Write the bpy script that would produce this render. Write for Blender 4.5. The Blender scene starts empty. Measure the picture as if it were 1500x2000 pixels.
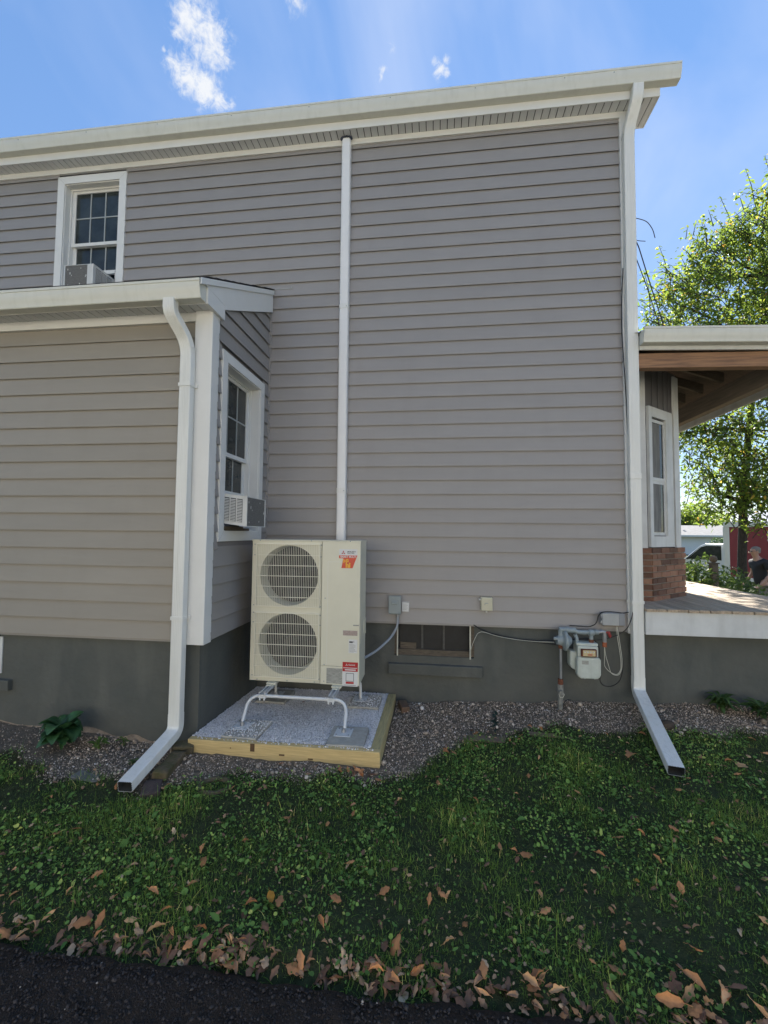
import bpy, math, random
import numpy as np
from math import sin, cos, pi, radians, hypot, atan2, sqrt
from mathutils import Vector, Matrix, noise as mnoise

random.seed(7)
rng = np.random.default_rng(7)
S = bpy.context.scene
COL = S.collection

# ------------------------------------------------------------------ camera
def cam_matrix(y, p, r):
    Ry = Matrix.Rotation(y, 3, 'Z')
    Rp = Matrix.Rotation(p, 3, 'X')
    B = Matrix(((1, 0, 0), (0, 0, -1), (0, 1, 0)))
    Rr = Matrix.Rotation(r, 3, 'Z')
    return Ry @ Rp @ B @ Rr
cd = bpy.data.cameras.new('camera')
cam = bpy.data.objects.new('camera', cd)
COL.objects.link(cam)
cam.matrix_world = Matrix.Translation((0, -4.6, 1.78)) @ cam_matrix(radians(6.887), radians(2.793), radians(.558)).to_4x4()
cd.sensor_fit = 'VERTICAL'
cd.sensor_height = 36
cd.lens = 832 / 2000 * 36
cd.clip_start = .05
cd.clip_end = 2000
S.camera = cam

# ------------------------------------------------------------------ light
SUN_EL, SUN_AZ = radians(40.5), radians(18)      # azimuth from +Y towards +X
W = bpy.data.worlds.new('World')
S.world = W
W.use_nodes = True
wn, wl = W.node_tree.nodes, W.node_tree.links
bg = wn['Background']
bg.inputs['Strength'].default_value = .064
sky = wn.new('ShaderNodeTexSky')
sky.sky_type = 'NISHITA'
sky.sun_disc = False
sky.sun_elevation = SUN_EL
sky.sun_rotation = SUN_AZ
sky.air_density = 1.0
sky.dust_density = 0.0
sky.ozone_density = 2.2
tc = wn.new('ShaderNodeTexCoord')

def wmath(op, a, b=None, clamp=False):
    n = wn.new('ShaderNodeMath')
    n.operation = op
    n.use_clamp = clamp
    for i, v in enumerate((a, b)):
        if v is None: continue
        if isinstance(v, (int, float)): n.inputs[i].default_value = v
        else: wl.new(v, n.inputs[i])
    return n.outputs[0]

def wnoise(scale, detail, dist=0.0, rough=.6):
    n = wn.new('ShaderNodeTexNoise')
    n.inputs['Scale'].default_value = scale
    n.inputs['Detail'].default_value = detail
    n.inputs['Roughness'].default_value = rough
    n.inputs['Distortion'].default_value = dist
    wl.new(tc.outputs['Generated'], n.inputs['Vector'])
    return n.outputs[0]
# drifting cumulus scraps, each a soft blob broken up by noise
PUFFS = [((-.3587, .5525, .7524), .0188, 1), ((-.3501, .5701, .7432), .0274, 1), ((-.3789, .5557, .74), .0101, .8),
         ((-.3345, .5873, .737), .0147, .8), ((-.32, .5777, .7509), .0078, .5), ((-.3972, .5768, .7138), .0133, .8),
         ((-.3827, .5904, .7106), .0191, 1), ((-.3676, .6059, .7055), .0189, 1), ((-.3521, .6225, .6989), .0129, .9),
         ((-.3359, .6285, .7015), .0072, .6), ((-.407, .5596, .7219), .0038, .7), ((-.3974, .5984, .6957), .0062, .6),
         ((-.0875, .6519, .7532), .005, .6), ((-.0907, .6577, .7478), .005, .5), ((-.0031, .6529, .7575), .0055, .75),
         ((.0036, .6611, .7503), .0078, .8), ((.0148, .6523, .7579), .0045, .65), ((.0151, .6635, .748), .0052, .7),
         ((-.3326, .5986, .7287), .0047, .6), ((-.0741, .6345, .7694), .006, .35), ((-.2106, .573, .792), .0157, .45)]
field = None
for c, r, k in PUFFS:
    d = wn.new('ShaderNodeVectorMath')
    d.operation = 'DISTANCE'
    wl.new(tc.outputs['Generated'], d.inputs[0])
    d.inputs[1].default_value = c
    m = wn.new('ShaderNodeMapRange')
    m.inputs['From Min'].default_value = r * 2.1
    m.inputs['From Max'].default_value = r * .35
    m.inputs['To Max'].default_value = k
    wl.new(d.outputs['Value'], m.inputs['Value'])
    field = m.outputs[0] if field is None else wmath('MAXIMUM', field, m.outputs[0])
n1 = wnoise(46, 9, .9, .62)
n2 = wnoise(150, 6, .4, .6)
nz = wmath('ADD', wmath('MULTIPLY', n1, .7), wmath('MULTIPLY', n2, .3))
dens = wmath('ADD', field, wmath('MULTIPLY', wmath('SUBTRACT', nz, .5), 3.0))
mr = wn.new('ShaderNodeMapRange')
mr.interpolation_type = 'SMOOTHSTEP'
mr.inputs['From Min'].default_value = .12
mr.inputs['From Max'].default_value = 1.25
wl.new(dens, mr.inputs['Value'])
inside = wmath('GREATER_THAN', field, .001)
cmask = wmath('MULTIPLY', mr.outputs[0], wmath('MINIMUM', wmath('MULTIPLY', field, 2.2), 1.0))
# very thin high veil over the whole dome
veil = wn.new('ShaderNodeMapRange')
veil.inputs['From Min'].default_value = .40
veil.inputs['From Max'].default_value = .78
veil.inputs['To Max'].default_value = .27
wl.new(wnoise(1.8, 5, 1.2, .55), veil.inputs['Value'])
gam = wn.new('ShaderNodeGamma')
gam.inputs['Gamma'].default_value = SKY_GAMMA = .45
wl.new(sky.outputs[0], gam.inputs['Color'])
hs = wn.new('ShaderNodeHueSaturation')
hs.inputs['Saturation'].default_value = 1.8
hs.inputs['Hue'].default_value = .513
hs.inputs['Value'].default_value = 2.3
wl.new(gam.outputs[0], hs.inputs['Color'])
mx0 = wn.new('ShaderNodeMixRGB')
wl.new(veil.outputs[0], mx0.inputs[0])
wl.new(hs.outputs[0], mx0.inputs[1])
mx0.inputs[2].default_value = (5.4, 5.5, 5.8, 1)
mx = wn.new('ShaderNodeMixRGB')
wl.new(cmask, mx.inputs[0])
wl.new(mx0.outputs[0], mx.inputs[1])
mx.inputs[2].default_value = (4.4, 4.55, 4.8, 1)
wl.new(mx.outputs[0], bg.inputs['Color'])

sd = bpy.data.lights.new('sun', 'SUN')
sd.energy = 5.0
sd.angle = radians(.53)
sd.color = (1, .95, .86)
sun = bpy.data.objects.new('sun', sd)
COL.objects.link(sun)
sdir = Vector((sin(SUN_AZ) * cos(SUN_EL), cos(SUN_AZ) * cos(SUN_EL), sin(SUN_EL)))
sun.rotation_euler = sdir.to_track_quat('Z', 'Y').to_euler()
sun.location = (6, 8, 12)

S.view_settings.view_transform = 'Standard'
S.view_settings.look = 'None'
S.view_settings.exposure = EXPO = 1.68
S.view_settings.gamma = 1
S.view_settings.use_curve_mapping = False
S.cycles.use_denoising = True
S.cycles.max_bounces = 8
S.cycles.transparent_max_bounces = 12

# ------------------------------------------------------------------ materials
MATS = {}
def mat(name, color, rough=.6, var=0.0, vscale=8.0, stretch=(1, 1, 1), bump=0.0, bscale=60.0, metal=0.0, spec=.5,
        color2=None, detail=5, tint=None, trans=0.0, bdist=.01, objvar=0.0, coat=0.0, streak=None):
    """principled surface whose base colour wanders between two tones by noise in world space"""
    if name in MATS: return MATS[name]
    m = bpy.data.materials.new(name)
    MATS[name] = m
    m.use_nodes = True
    N, L = m.node_tree.nodes, m.node_tree.links
    b = N['Principled BSDF']
    b.inputs['Roughness'].default_value = rough
    b.inputs['Metallic'].default_value = metal
    b.inputs['Specular IOR Level'].default_value = spec
    if coat: b.inputs['Coat Weight'].default_value = coat
    geo = N.new('ShaderNodeNewGeometry')
    mp = N.new('ShaderNodeMapping')
    mp.inputs['Scale'].default_value = stretch
    L.new(geo.outputs['Position'], mp.inputs['Vector'])
    out = None
    if tint:
        at = N.new('ShaderNodeAttribute')
        at.attribute_name = 'tint'
        cr = N.new('ShaderNodeValToRGB')
        cr.color_ramp.elements[0].color = (*tint[0][1], 1)
        cr.color_ramp.elements[0].position = tint[0][0]
        cr.color_ramp.elements[1].color = (*tint[-1][1], 1)
        cr.color_ramp.elements[1].position = tint[-1][0]
        for p, c in tint[1:-1]:
            e = cr.color_ramp.elements.new(p)
            e.color = (*c, 1)
        L.new(at.outputs['Fac'], cr.inputs[0])
        out = cr.outputs[0]
    if var > 0 or color2:
        nz = N.new('ShaderNodeTexNoise')
        nz.inputs['Scale'].default_value = vscale
        nz.inputs['Detail'].default_value = detail
        nz.inputs['Roughness'].default_value = .6
        L.new(mp.outputs[0], nz.inputs['Vector'])
        r = N.new('ShaderNodeMapRange')
        r.inputs['From Min'].default_value = .3
        r.inputs['From Max'].default_value = .7
        L.new(nz.outputs[0], r.inputs['Value'])
        mxr = N.new('ShaderNodeMixRGB')
        L.new(r.outputs[0], mxr.inputs[0])
        if out is not None:
            mxr.blend_type = 'MULTIPLY'
            L.new(out, mxr.inputs[1])
            mxr.inputs[2].default_value = (1 - var,) * 3 + (1,)
        else:
            mxr.inputs[1].default_value = (*[c * (1 + var * .5) for c in color], 1)
            mxr.inputs[2].default_value = (*(color2 or [c * (1 - var) for c in color]), 1)
        out = mxr.outputs[0]
    if streak:   # run-off grime: noise pulled out along z
        sm = N.new('ShaderNodeMapping')
        sm.inputs['Scale'].default_value = (streak[2], streak[2], 1.2)
        L.new(geo.outputs['Position'], sm.inputs['Vector'])
        sn = N.new('ShaderNodeTexNoise')
        sn.inputs['Scale'].default_value = 1
        sn.inputs['Detail'].default_value = 6
        L.new(sm.outputs[0], sn.inputs['Vector'])
        sr = N.new('ShaderNodeMapRange')
        sr.inputs['From Min'].default_value = .5
        sr.inputs['From Max'].default_value = .78
        sr.inputs['To Max'].default_value = streak[1]
        L.new(sn.outputs[0], sr.inputs['Value'])
        sx = N.new('ShaderNodeMixRGB')
        L.new(sr.outputs[0], sx.inputs[0])
        if out is not None: L.new(out, sx.inputs[1])
        else: sx.inputs[1].default_value = (*color, 1)
        sx.inputs[2].default_value = (*streak[0], 1)
        out = sx.outputs[0]
    if objvar:
        oi = N.new('ShaderNodeObjectInfo')
        hv = N.new('ShaderNodeHueSaturation')
        r = N.new('ShaderNodeMapRange')
        r.inputs['To Min'].default_value = 1 - objvar
        r.inputs['To Max'].default_value = 1 + objvar
        L.new(oi.outputs['Random'], r.inputs['Value'])
        L.new(r.outputs[0], hv.inputs['Value'])
        if out is not None: L.new(out, hv.inputs['Color'])
        else: hv.inputs['Color'].default_value = (*color, 1)
        out = hv.outputs[0]
    if out is not None: L.new(out, b.inputs['Base Color'])
    else: b.inputs['Base Color'].default_value = (*color, 1)
    if bump > 0:
        bn = N.new('ShaderNodeTexNoise')
        bn.inputs['Scale'].default_value = bscale
        bn.inputs['Detail'].default_value = 6
        L.new(mp.outputs[0], bn.inputs['Vector'])
        bp = N.new('ShaderNodeBump')
        bp.inputs['Strength'].default_value = bump
        bp.inputs['Distance'].default_value = bdist
        L.new(bn.outputs[0], bp.inputs['Height'])
        L.new(bp.outputs[0], b.inputs['Normal'])
    if trans > 0:      # thin leaf: some light passes through
        tr = N.new('ShaderNodeBsdfTranslucent')
        ms = N.new('ShaderNodeMixShader')
        ms.inputs[0].default_value = trans
        g = N.new('ShaderNodeHueSaturation')
        g.inputs['Value'].default_value = 2.1
        g.inputs['Hue'].default_value = .485
        if out is not None: L.new(out, g.inputs['Color'])
        else: g.inputs['Color'].default_value = (*color, 1)
        L.new(g.outputs[0], tr.inputs['Color'])
        L.new(b.outputs[0], ms.inputs[1])
        L.new(tr.outputs[0], ms.inputs[2])
        L.new(ms.outputs[0], N['Material Output'].inputs['Surface'])
    return m

SIDING = mat('vinyl_siding', (0.303, 0.286, 0.270), .5, var=.05, vscale=2.5, stretch=(.6, .6, 3), bump=.22, bscale=3.2, bdist=.012, objvar=.035, streak=((0.253, 0.238, 0.219), .3, 5))
WHITE = mat('white_trim', (0.718, 0.718, 0.686), .42, var=.05, vscale=3, bump=.03, bscale=14, bdist=.004)
GUTTER = mat('white_gutter', (0.658, 0.658, 0.585), .38, var=.04, vscale=4, bump=.04, bscale=10, bdist=.004, streak=((0.470, 0.470, 0.387), .3, 22))
SPOUT = mat('white_spout', (.74, .74, .69), .36, var=.05, vscale=5, stretch=(1, 1, .3), bump=.03, bscale=18, bdist=.003, streak=((.5, .5, .42), .4, 30))
SOFFIT = mat('soffit_vinyl', (.66, .67, .67), .5, var=.05, vscale=6, objvar=.03)
DARK = mat('dark_gap', (.02, .022, .025), .9)
FOUND = mat('painted_parging', (.064, .070, .063), .8, var=.35, vscale=2.2, color2=(.104, .106, .092), bump=.7, bscale=14, bdist=.016, detail=10, streak=((.15, .15, .13), .5, 5))
SHINGLE = mat('asphalt_shingle', (.035, .035, .037), .9, var=.4, vscale=60, bump=.6, bscale=180)
GLASS = mat('window_glass', (.034, .042, .040), .05, spec=.38, var=.55, vscale=5)
MUNTIN = mat('muntin_white', (.36, .38, .37), .5)
CREAM = mat('cream_enamel', (0.672, 0.644, 0.506), .4, var=.04, vscale=4, bump=.02, bscale=9, bdist=.004)
GRILLE = mat('cream_wire', (0.775, 0.750, 0.625), .4)
BLACKP = mat('black_plastic', (.015, .016, .018), .45)
FANM = mat('fan_plastic', (0.015, 0.017, 0.018), .5)
COIL = mat('coil_metal', (.022, .023, .024), .7)
ACCOIL = mat('ac_coil', (0.195, 0.195, 0.188), .6, var=.3, vscale=30, stretch=(1, 1, 4))
STEEL = mat('powder_coated_steel', (.62, .63, .62), .4, var=.05, vscale=10)
GALV = mat('galvanized_steel', (.34, .35, .36), .42, metal=.6, var=.2, vscale=14, bump=.1, bscale=60)
CONC = mat('concrete_paver', (0.410, 0.388, 0.331), .9, var=.22, vscale=18, bump=.5, bscale=120, bdist=.005)
PINE_M = mat('treated_pine', (0.683, 0.517, 0.238), .75, color2=(0.494, 0.359, 0.155), vscale=5, stretch=(1.2, 9, 22), bump=.35, bscale=20, bdist=.004, detail=7)
PINE_G = mat('weathered_green_pine', (0.568, 0.447, 0.201), .85, color2=(0.336, 0.284, 0.138), vscale=5, stretch=(16, 1.2, 16), bump=.4, bscale=20, bdist=.004, detail=7)
RUST = mat('rusty_iron', (.17, .06, .03), .85, var=.5, vscale=40, bump=.4, bscale=120)
BRICKM = mat('old_brick', (0.180, 0.080, 0.050), .88, color2=(0.225, 0.132, 0.079), vscale=14, bump=.6, bscale=70, bdist=.006, objvar=.5)
MORTAR = mat('mortar', (0.260, 0.234, 0.208), .95, var=.2, vscale=30, bump=.5, bscale=120)
OLDWOOD = mat('old_wood', (.13, .105, .075), .85, var=.5, vscale=8, stretch=(2, 12, 20), bump=.4, bscale=30)
BEAMW = mat('cedar_beam', (0.390, 0.214, 0.109), .7, color2=(0.172, 0.095, 0.058), vscale=3, stretch=(1, 8, 16), bump=.3, bscale=20)
DARKWOOD = mat('porch_ceiling_wood', (.075, .05, .035), .8, var=.4, vscale=5, stretch=(1, 6, 6), bump=.3, bscale=20)
DECKW = mat('deck_wood', (0.468, 0.366, 0.258), .8, var=.35, vscale=4, stretch=(14, 1, 14), bump=.4, bscale=20, objvar=.15)
PAINTW = mat('painted_board', (.62, .63, .61), .55, var=.12, vscale=5, bump=.08, bscale=30, streak=((.36, .36, .33), .4, 9))
GREYPL = mat('grey_plastic', (.36, .37, .36), .5, var=.1, vscale=12)
DGREY = mat('grey_enamel', (.27, .31, .31), .4, var=.08, vscale=9)
BEIGE = mat('beige_plastic', (.55, .52, .38), .5, var=.06, vscale=9)
METER = mat('meter_enamel', (.52, .56, .50), .45, var=.12, vscale=12, streak=((.33, .34, .27), .35, 25))
REGUL = mat('regulator_grey', (.28, .33, .34), .5, var=.2, vscale=20, bump=.2, bscale=60)
CABLE = mat('black_cable', (.012, .012, .014), .45)
CABLEW = mat('white_cable', (.55, .54, .45), .5)
LABELW = mat('label_white', (.66, .66, .64), .5)
LABELG = mat('label_grey', (.36, .36, .32), .6, var=.5, vscale=140, stretch=(.25, 1, 3))
INK = mat('ink_dark', (.06, .06, .06), .6)
RED = mat('label_red', (.42, .02, .02), .45)
REDORANGE = mat('label_red_orange', (.62, .07, .03), .45)
YELLOW = mat('label_yellow', (.80, .42, .03), .45)

# ------------------------------------------------------------------ mesh helpers
class MB:
    def __init__(s): s.v = []; s.f = []; s.m = []; s.t = []; s.mi = 0; s.tint = 0.0
    def add(s, vs, fs, tint=None):
        o = len(s.v)
        s.v += [tuple(p) for p in vs]
        s.t += [s.tint if tint is None else tint] * len(vs)
        for f in fs:
            s.f.append(tuple(i + o for i in f)); s.m.append(s.mi)
        return s
    def box(s, x0, x1, y0, y1, z0, z1):
        v = [(x, y, z) for x in (x0, x1) for y in (y0, y1) for z in (z0, z1)]
        return s.add(v, [(0, 1, 3, 2), (4, 6, 7, 5), (0, 4, 5, 1), (2, 3, 7, 6), (0, 2, 6, 4), (1, 5, 7, 3)])
    def prism(s, poly, axis, a, b):
        """extrude a 2D outline along x, y or z"""
        n = len(poly)
        def P(p, t): return {0: (t, p[0], p[1]), 1: (p[0], t, p[1]), 2: (p[0], p[1], t)}[axis]
        v = [P(p, a) for p in poly] + [P(p, b) for p in poly]
        f = [(i, (i + 1) % n, n + (i + 1) % n, n + i) for i in range(n)]
        f += [tuple(range(n))[::-1], tuple(range(n, 2 * n))]
        return s.add(v, f)
    def tube(s, path, r, n=8, cap=True):
        pts = [Vector(p) for p in path]
        rs = r if isinstance(r, (list, tuple)) else [r] * len(pts)
        u = None; vs = []
        for i, p in enumerate(pts):
            t = (pts[min(i + 1, len(pts) - 1)] - pts[max(i - 1, 0)]).normalized()
            if u is None:
                u = t.orthogonal().normalized()
            else:
                u = (u - t * u.dot(t)).normalized()
            w = t.cross(u)
            vs += [p + (u * cos(2 * pi * k / n) + w * sin(2 * pi * k / n)) * rs[i] for k in range(n)]
        f = [(i * n + k, i * n + (k + 1) % n, (i + 1) * n + (k + 1) % n, (i + 1) * n + k) for i in range(len(pts) - 1) for k in range(n)]
        if cap: f += [tuple(range(n))[::-1], tuple(range((len(pts) - 1) * n, len(pts) * n))]
        return s.add(vs, f)
    def sweep(s, path, prof, wid, cap=True):
        """sweep outline prof (u across, v outward) along path; wid = width axis per point"""
        pts = [Vector(p) for p in path]; n = len(prof); vs = []
        for i, p in enumerate(pts):
            t = (pts[min(i + 1, len(pts) - 1)] - pts[max(i - 1, 0)]).normalized()
            w = Vector(wid[i]); w = (w - t * w.dot(t)).normalized()
            o = t.cross(w).normalized()
            vs += [p + w * a + o * b for a, b in prof]
        f = [(i * n + k, i * n + (k + 1) % n, (i + 1) * n + (k + 1) % n, (i + 1) * n + k) for i in range(len(pts) - 1) for k in range(n)]
        if cap: f += [tuple(range(n))[::-1], tuple(range((len(pts) - 1) * n, len(pts) * n))]
        return s.add(vs, f)
    def cyl(s, c, r, h, axis=2, n=20, r2=None):
        a = list(c); b = list(c); a[axis] -= h / 2; b[axis] += h / 2
        return s.tube([a, b], [r, r if r2 is None else r2], n)
    def lathe(s, prof, c, axis=2, n=20):
        vs = []
        for r, h in prof:
            for k in range(n):
                a = 2 * pi * k / n; p = [r * cos(a), r * sin(a)]
                q = [0, 0, 0]; q[axis] = h; o = [i for i in range(3) if i != axis]
                q[o[0]] = p[0]; q[o[1]] = p[1]
                vs.append(tuple(c[i] + q[i] for i in range(3)))
        m = len(prof)
        f = [(i * n + k, i * n + (k + 1) % n, (i + 1) * n + (k + 1) % n, (i + 1) * n + k) for i in range(m - 1) for k in range(n)]
        f += [tuple(range(n))[::-1], tuple(range((m - 1) * n, m * n))]
        return s.add(vs, f)
    def holed(s, x0, x1, y, z0, z1, cx, cz, r, n=40):
        """plate in the xz plane with a round hole"""
        ring = [(cx + r * cos(2 * pi * k / n), y, cz + r * sin(2 * pi * k / n)) for k in range(n)]
        out = []
        for k in range(n):
            c, d = cos(2 * pi * k / n), sin(2 * pi * k / n)
            t = 1e9
            if c > 1e-9: t = min(t, (x1 - cx) / c)
            if c < -1e-9: t = min(t, (x0 - cx) / c)
            if d > 1e-9: t = min(t, (z1 - cz) / d)
            if d < -1e-9: t = min(t, (z0 - cz) / d)
            out.append((cx + c * t, y, cz + d * t))
        s.add(ring + out, [(k, (k + 1) % n, n + (k + 1) % n, n + k) for k in range(n)])
        for X, Zc in ((x0, z0), (x1, z0), (x0, z1), (x1, z1)):   # corners
            a = atan2(Zc - cz, X - cx) % (2 * pi); k = int(a / (2 * pi / n)); k2 = (k + 1) % n
            s.add([out[k], out[k2], (X, y, Zc)], [(0, 1, 2)])
        return s
    def mesh(s, name, mats, smooth=None, bevel=None):
        me = bpy.data.meshes.new(name)
        me.from_pydata(s.v, [], s.f)
        for m in (mats if isinstance(mats, (list, tuple)) else [mats]): me.materials.append(m)
        if max(s.m, default=0) > 0: me.polygons.foreach_set('material_index', s.m)
        if any(s.t):
            at = me.attributes.new('tint', 'FLOAT', 'POINT'); at.data.foreach_set('value', s.t)
        if smooth is not None:
            me.polygons.foreach_set('use_smooth', [True] * len(me.polygons))
            me.set_sharp_from_angle(angle=radians(smooth))
        me.update()
        return me
    def build(s, name, mats, parent=None, smooth=None, bevel=None, seg=2):
        o = bpy.data.objects.new(name, s.mesh(name, mats, smooth))
        COL.objects.link(o)
        attach(o, parent)
        if bevel:
            b = o.modifiers.new('bevel', 'BEVEL'); b.width = bevel; b.segments = seg; b.limit_method = 'ANGLE'; b.angle_limit = radians(40)
            b.harden_normals = False
        return o

ORIGIN = {}
def world_origin(o):
    v = Vector((0, 0, 0))
    while o is not None:
        v += o.location; o = o.parent
    return v
def attach(o, parent, at=None):
    """parent with the mesh drawn in world coordinates (at=None) or with its own origin at a world point"""
    w = Vector(at) if at is not None else Vector((0, 0, 0))
    if parent is not None:
        o.parent = parent
        o.location = w - world_origin(parent)
    else: o.location = w
def tag(o, label=None, cat=None, group=None, kind=None):
    if label: o['label'] = label
    if cat: o['category'] = cat
    if group: o['group'] = group
    if kind: o['kind'] = kind
    return o
def thing(name, label, cat, loc=(0, 0, 0), group=None):
    o = bpy.data.objects.new(name, None)
    o.empty_display_size = .1
    COL.objects.link(o); o.location = loc
    return tag(o, label, cat, group)
def place(name, me, parent, at, scale=(1, 1, 1), rot=(0, 0, 0)):
    o = bpy.data.objects.new(name, me)
    COL.objects.link(o); attach(o, parent, at)
    o.scale = scale; o.rotation_euler = rot
    return o
def rebase(o):
    """move a top-level mesh drawn in world coordinates so that its origin is at its base"""
    me = o.data
    co = np.empty(len(me.vertices) * 3, 'f'); me.vertices.foreach_get('co', co); co = co.reshape(-1, 3)
    c = np.array([(co[:, 0].min() + co[:, 0].max()) / 2, (co[:, 1].min() + co[:, 1].max()) / 2, co[:, 2].min()])
    me.vertices.foreach_set('co', (co - c).ravel().astype('f')); me.update()
    o.location = Vector(c.tolist())
    return o
def np_mesh(name, verts, loops, counts, material, tint=None, smooth=False):
    me = bpy.data.meshes.new(name)
    me.vertices.add(len(verts)); me.vertices.foreach_set('co', np.asarray(verts, 'f').ravel())
    me.loops.add(len(loops)); me.loops.foreach_set('vertex_index', np.asarray(loops, 'i'))
    me.polygons.add(len(counts))
    st = np.concatenate(([0], np.cumsum(counts)[:-1])).astype('i')
    me.polygons.foreach_set('loop_start', st); me.polygons.foreach_set('loop_total', np.asarray(counts, 'i'))
    if smooth: me.polygons.foreach_set('use_smooth', np.ones(len(counts), bool))
    if tint is not None:
        a = me.attributes.new('tint', 'FLOAT', 'POINT'); a.data.foreach_set('value', np.asarray(tint, 'f'))
    me.update(calc_edges=True); me.validate()
    me.materials.append(material)
    o = bpy.data.objects.new(name, me); COL.objects.link(o)
    return o
def scatter(name, base_v, base_f, pos, rot, scl, material, tint, smooth=False):
    """many copies of a small mesh, each with its own 3x3 rotation and scale, joined in one object"""
    bv = np.asarray(base_v, float); n = len(pos); k = len(bv)
    M_ = rot * (scl[:, None, None] if np.ndim(scl) == 1 else scl[:, None, :])
    V = np.einsum('nij,kj->nki', M_, bv) + pos[:, None, :]
    cnt = np.array([len(f) for f in base_f]); lp = np.concatenate([np.array(f) for f in base_f])
    L = (lp[None, :] + (np.arange(n) * k)[:, None]).ravel()
    return np_mesh(name, V.reshape(-1, 3), L, np.tile(cnt, n), material, np.repeat(tint, k), smooth)
def rotz(a):
    c, s = np.cos(a), np.sin(a); z = np.zeros_like(a); o = np.ones_like(a)
    return np.stack([np.stack([c, -s, z], -1), np.stack([s, c, z], -1), np.stack([z, z, o], -1)], -2)
def rotx(a):
    c, s = np.cos(a), np.sin(a); z = np.zeros_like(a); o = np.ones_like(a)
    return np.stack([np.stack([o, z, z], -1), np.stack([z, c, -s], -1), np.stack([z, s, c], -1)], -2)
def roty(a):
    c, s = np.cos(a), np.sin(a); z = np.zeros_like(a); o = np.ones_like(a)
    return np.stack([np.stack([c, z, s], -1), np.stack([z, o, z], -1), np.stack([-s, z, c], -1)], -2)

# ------------------------------------------------------------------ ground
EDGE = [(-9, -1.55), (-3.2, -1.62), (-2.6, -1.72), (-2.0, -1.78), (-1.28, -1.54), (-.41, -1.50), (-.1, -1.19), (.087, -1.01), (.36, -.72), (.82, -.58), (1.72, -.53), (2.3, -.50), (3.2, -.45), (9, -.45)]
def grass_line(x):
    return np.interp(x, [e[0] for e in EDGE], [e[1] for e in EDGE]) + .05 * np.sin(x * 7.3) + .03 * np.sin(x * 17 + 1)
def ground_h(x, y):
    x = np.asarray(x, float); y = np.asarray(y, float)
    h = .012 * np.sin(x * 2.1 + y * 1.3) + .010 * np.sin(x * 5.3 - y * 4.1) + .006 * np.sin(x * 11 + y * 9.7)
    h = h + .10 * np.clip((-x - 2.3) / 1.7, 0, 1) * np.clip((y + 2.2) / 1.1, 0, 1)          # rises by the left wall
    h = h + np.clip((x - .2) / 2, 0, 1) * .13 * np.clip((y + 1.1) / 1.1, 0, 1)                # and towards the porch
    drop = np.clip((y - 2.5) / 4, 0, 1) * -.3 + np.clip((x - 5) / 4, 0, 1) * -.2
    far = np.clip((np.hypot(x, y) - 25) / 60, 0, 1)
    h = h * (1 - far) + drop * (1 - .0 * far)
    dr = np.clip((-2.80 - y) / .10, 0, 1)                                                     # level with the driveway
    return h * (1 - dr) + dr * -.03
xs = np.unique(np.round(np.concatenate([np.linspace(-400, -20, 12), np.linspace(-20, -5, 16), np.arange(-5, 5.01, .04), np.linspace(5.2, 20, 40), np.linspace(20, 400, 12)]), 3))
ys = np.unique(np.round(np.concatenate([np.linspace(-400, -20, 10), np.linspace(-20, -3.2, 14), np.arange(-3.2, .3, .04), np.linspace(.3, 20, 40), np.linspace(20, 400, 12)]), 3))
GX, GY = np.meshgrid(xs, ys, indexing='ij')
GZ = ground_h(GX, GY)
fine = (np.abs(GX) < 5) & (GY > -3.2) & (GY < .4)
GZ = GZ + fine * rng.normal(0, .0035, GZ.shape)
nx, ny = len(xs), len(ys)
idx = np.arange(nx * ny).reshape(nx, ny)
quads = np.stack([idx[:-1, :-1], idx[1:, :-1], idx[1:, 1:], idx[:-1, 1:]], -1).reshape(-1, 4)
gl = grass_line(GX)
soil = np.clip((GY - gl) / .12 + .5, 0, 1) * (GY < .2) * (np.abs(GX) < 9)
SOIL = mat('soil', (.06, .05, .04), .95, tint=[(0, (.062, .076, .034)), (.45, (.075, .070, .036)), (1, (.22, .18, .135))], var=.45, vscale=25, bump=.9, bscale=90, bdist=.02, detail=8, spec=.12)
g = np_mesh('ground', np.stack([GX, GY, GZ], -1).reshape(-1, 3), quads.ravel(), np.full(len(quads), 4), SOIL, soil.ravel(), True)
tag(g, kind='structure')

# asphalt driveway with a slumped edge, aggregate standing proud
ASPH = mat('asphalt', (0.046, 0.033, 0.024), .62, var=.5, vscale=110, bump=1.0, bscale=170, bdist=.006, detail=8, spec=.12)
AGG = mat('asphalt_aggregate', (0.064, 0.054, 0.045), .5, tint=[(0, (0.025, 0.022, 0.021)), (.8, (0.075, 0.065, 0.060)), (.97, (0.149, 0.128, 0.107)), (1, (0.531, 0.453, 0.360))], bump=.4, bscale=200, spec=.12)
dx = np.concatenate([np.linspace(-60, -5, 12), np.arange(-4.9, 4.91, .035), np.linspace(5, 60, 12)])
rows = [0, .012, .03, .06, .1] + list(np.arange(.15, 1.9, .035)) + [2.5, 4, 7, 12]
edge_y = -2.865 + .012 * np.sin(dx * 5) + .008 * np.sin(dx * 13 + 1) + .006 * np.sin(dx * 31)
DX = np.repeat(dx[:, None], len(rows), 1)
DY = edge_y[:, None] - np.array(rows)[None, :]
prof = np.interp(rows, [0, .012, .03, .06, .1, 12], [-.06, -.012, .006, .014, .018, .018])
DZ = np.repeat(prof[None, :], len(dx), 0) + rng.normal(0, .0022, DX.shape) * (np.array(rows)[None, :] > .01)
ii = np.arange(DX.size).reshape(DX.shape)
q = np.stack([ii[:-1, :-1], ii[:-1, 1:], ii[1:, 1:], ii[1:, :-1]], -1).reshape(-1, 4)
dw = np_mesh('driveway', np.stack([DX, DY, DZ], -1).reshape(-1, 3), q.ravel(), np.full(len(q), 4), ASPH, None, True)
tag(dw, kind='structure')
ICO = None
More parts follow.
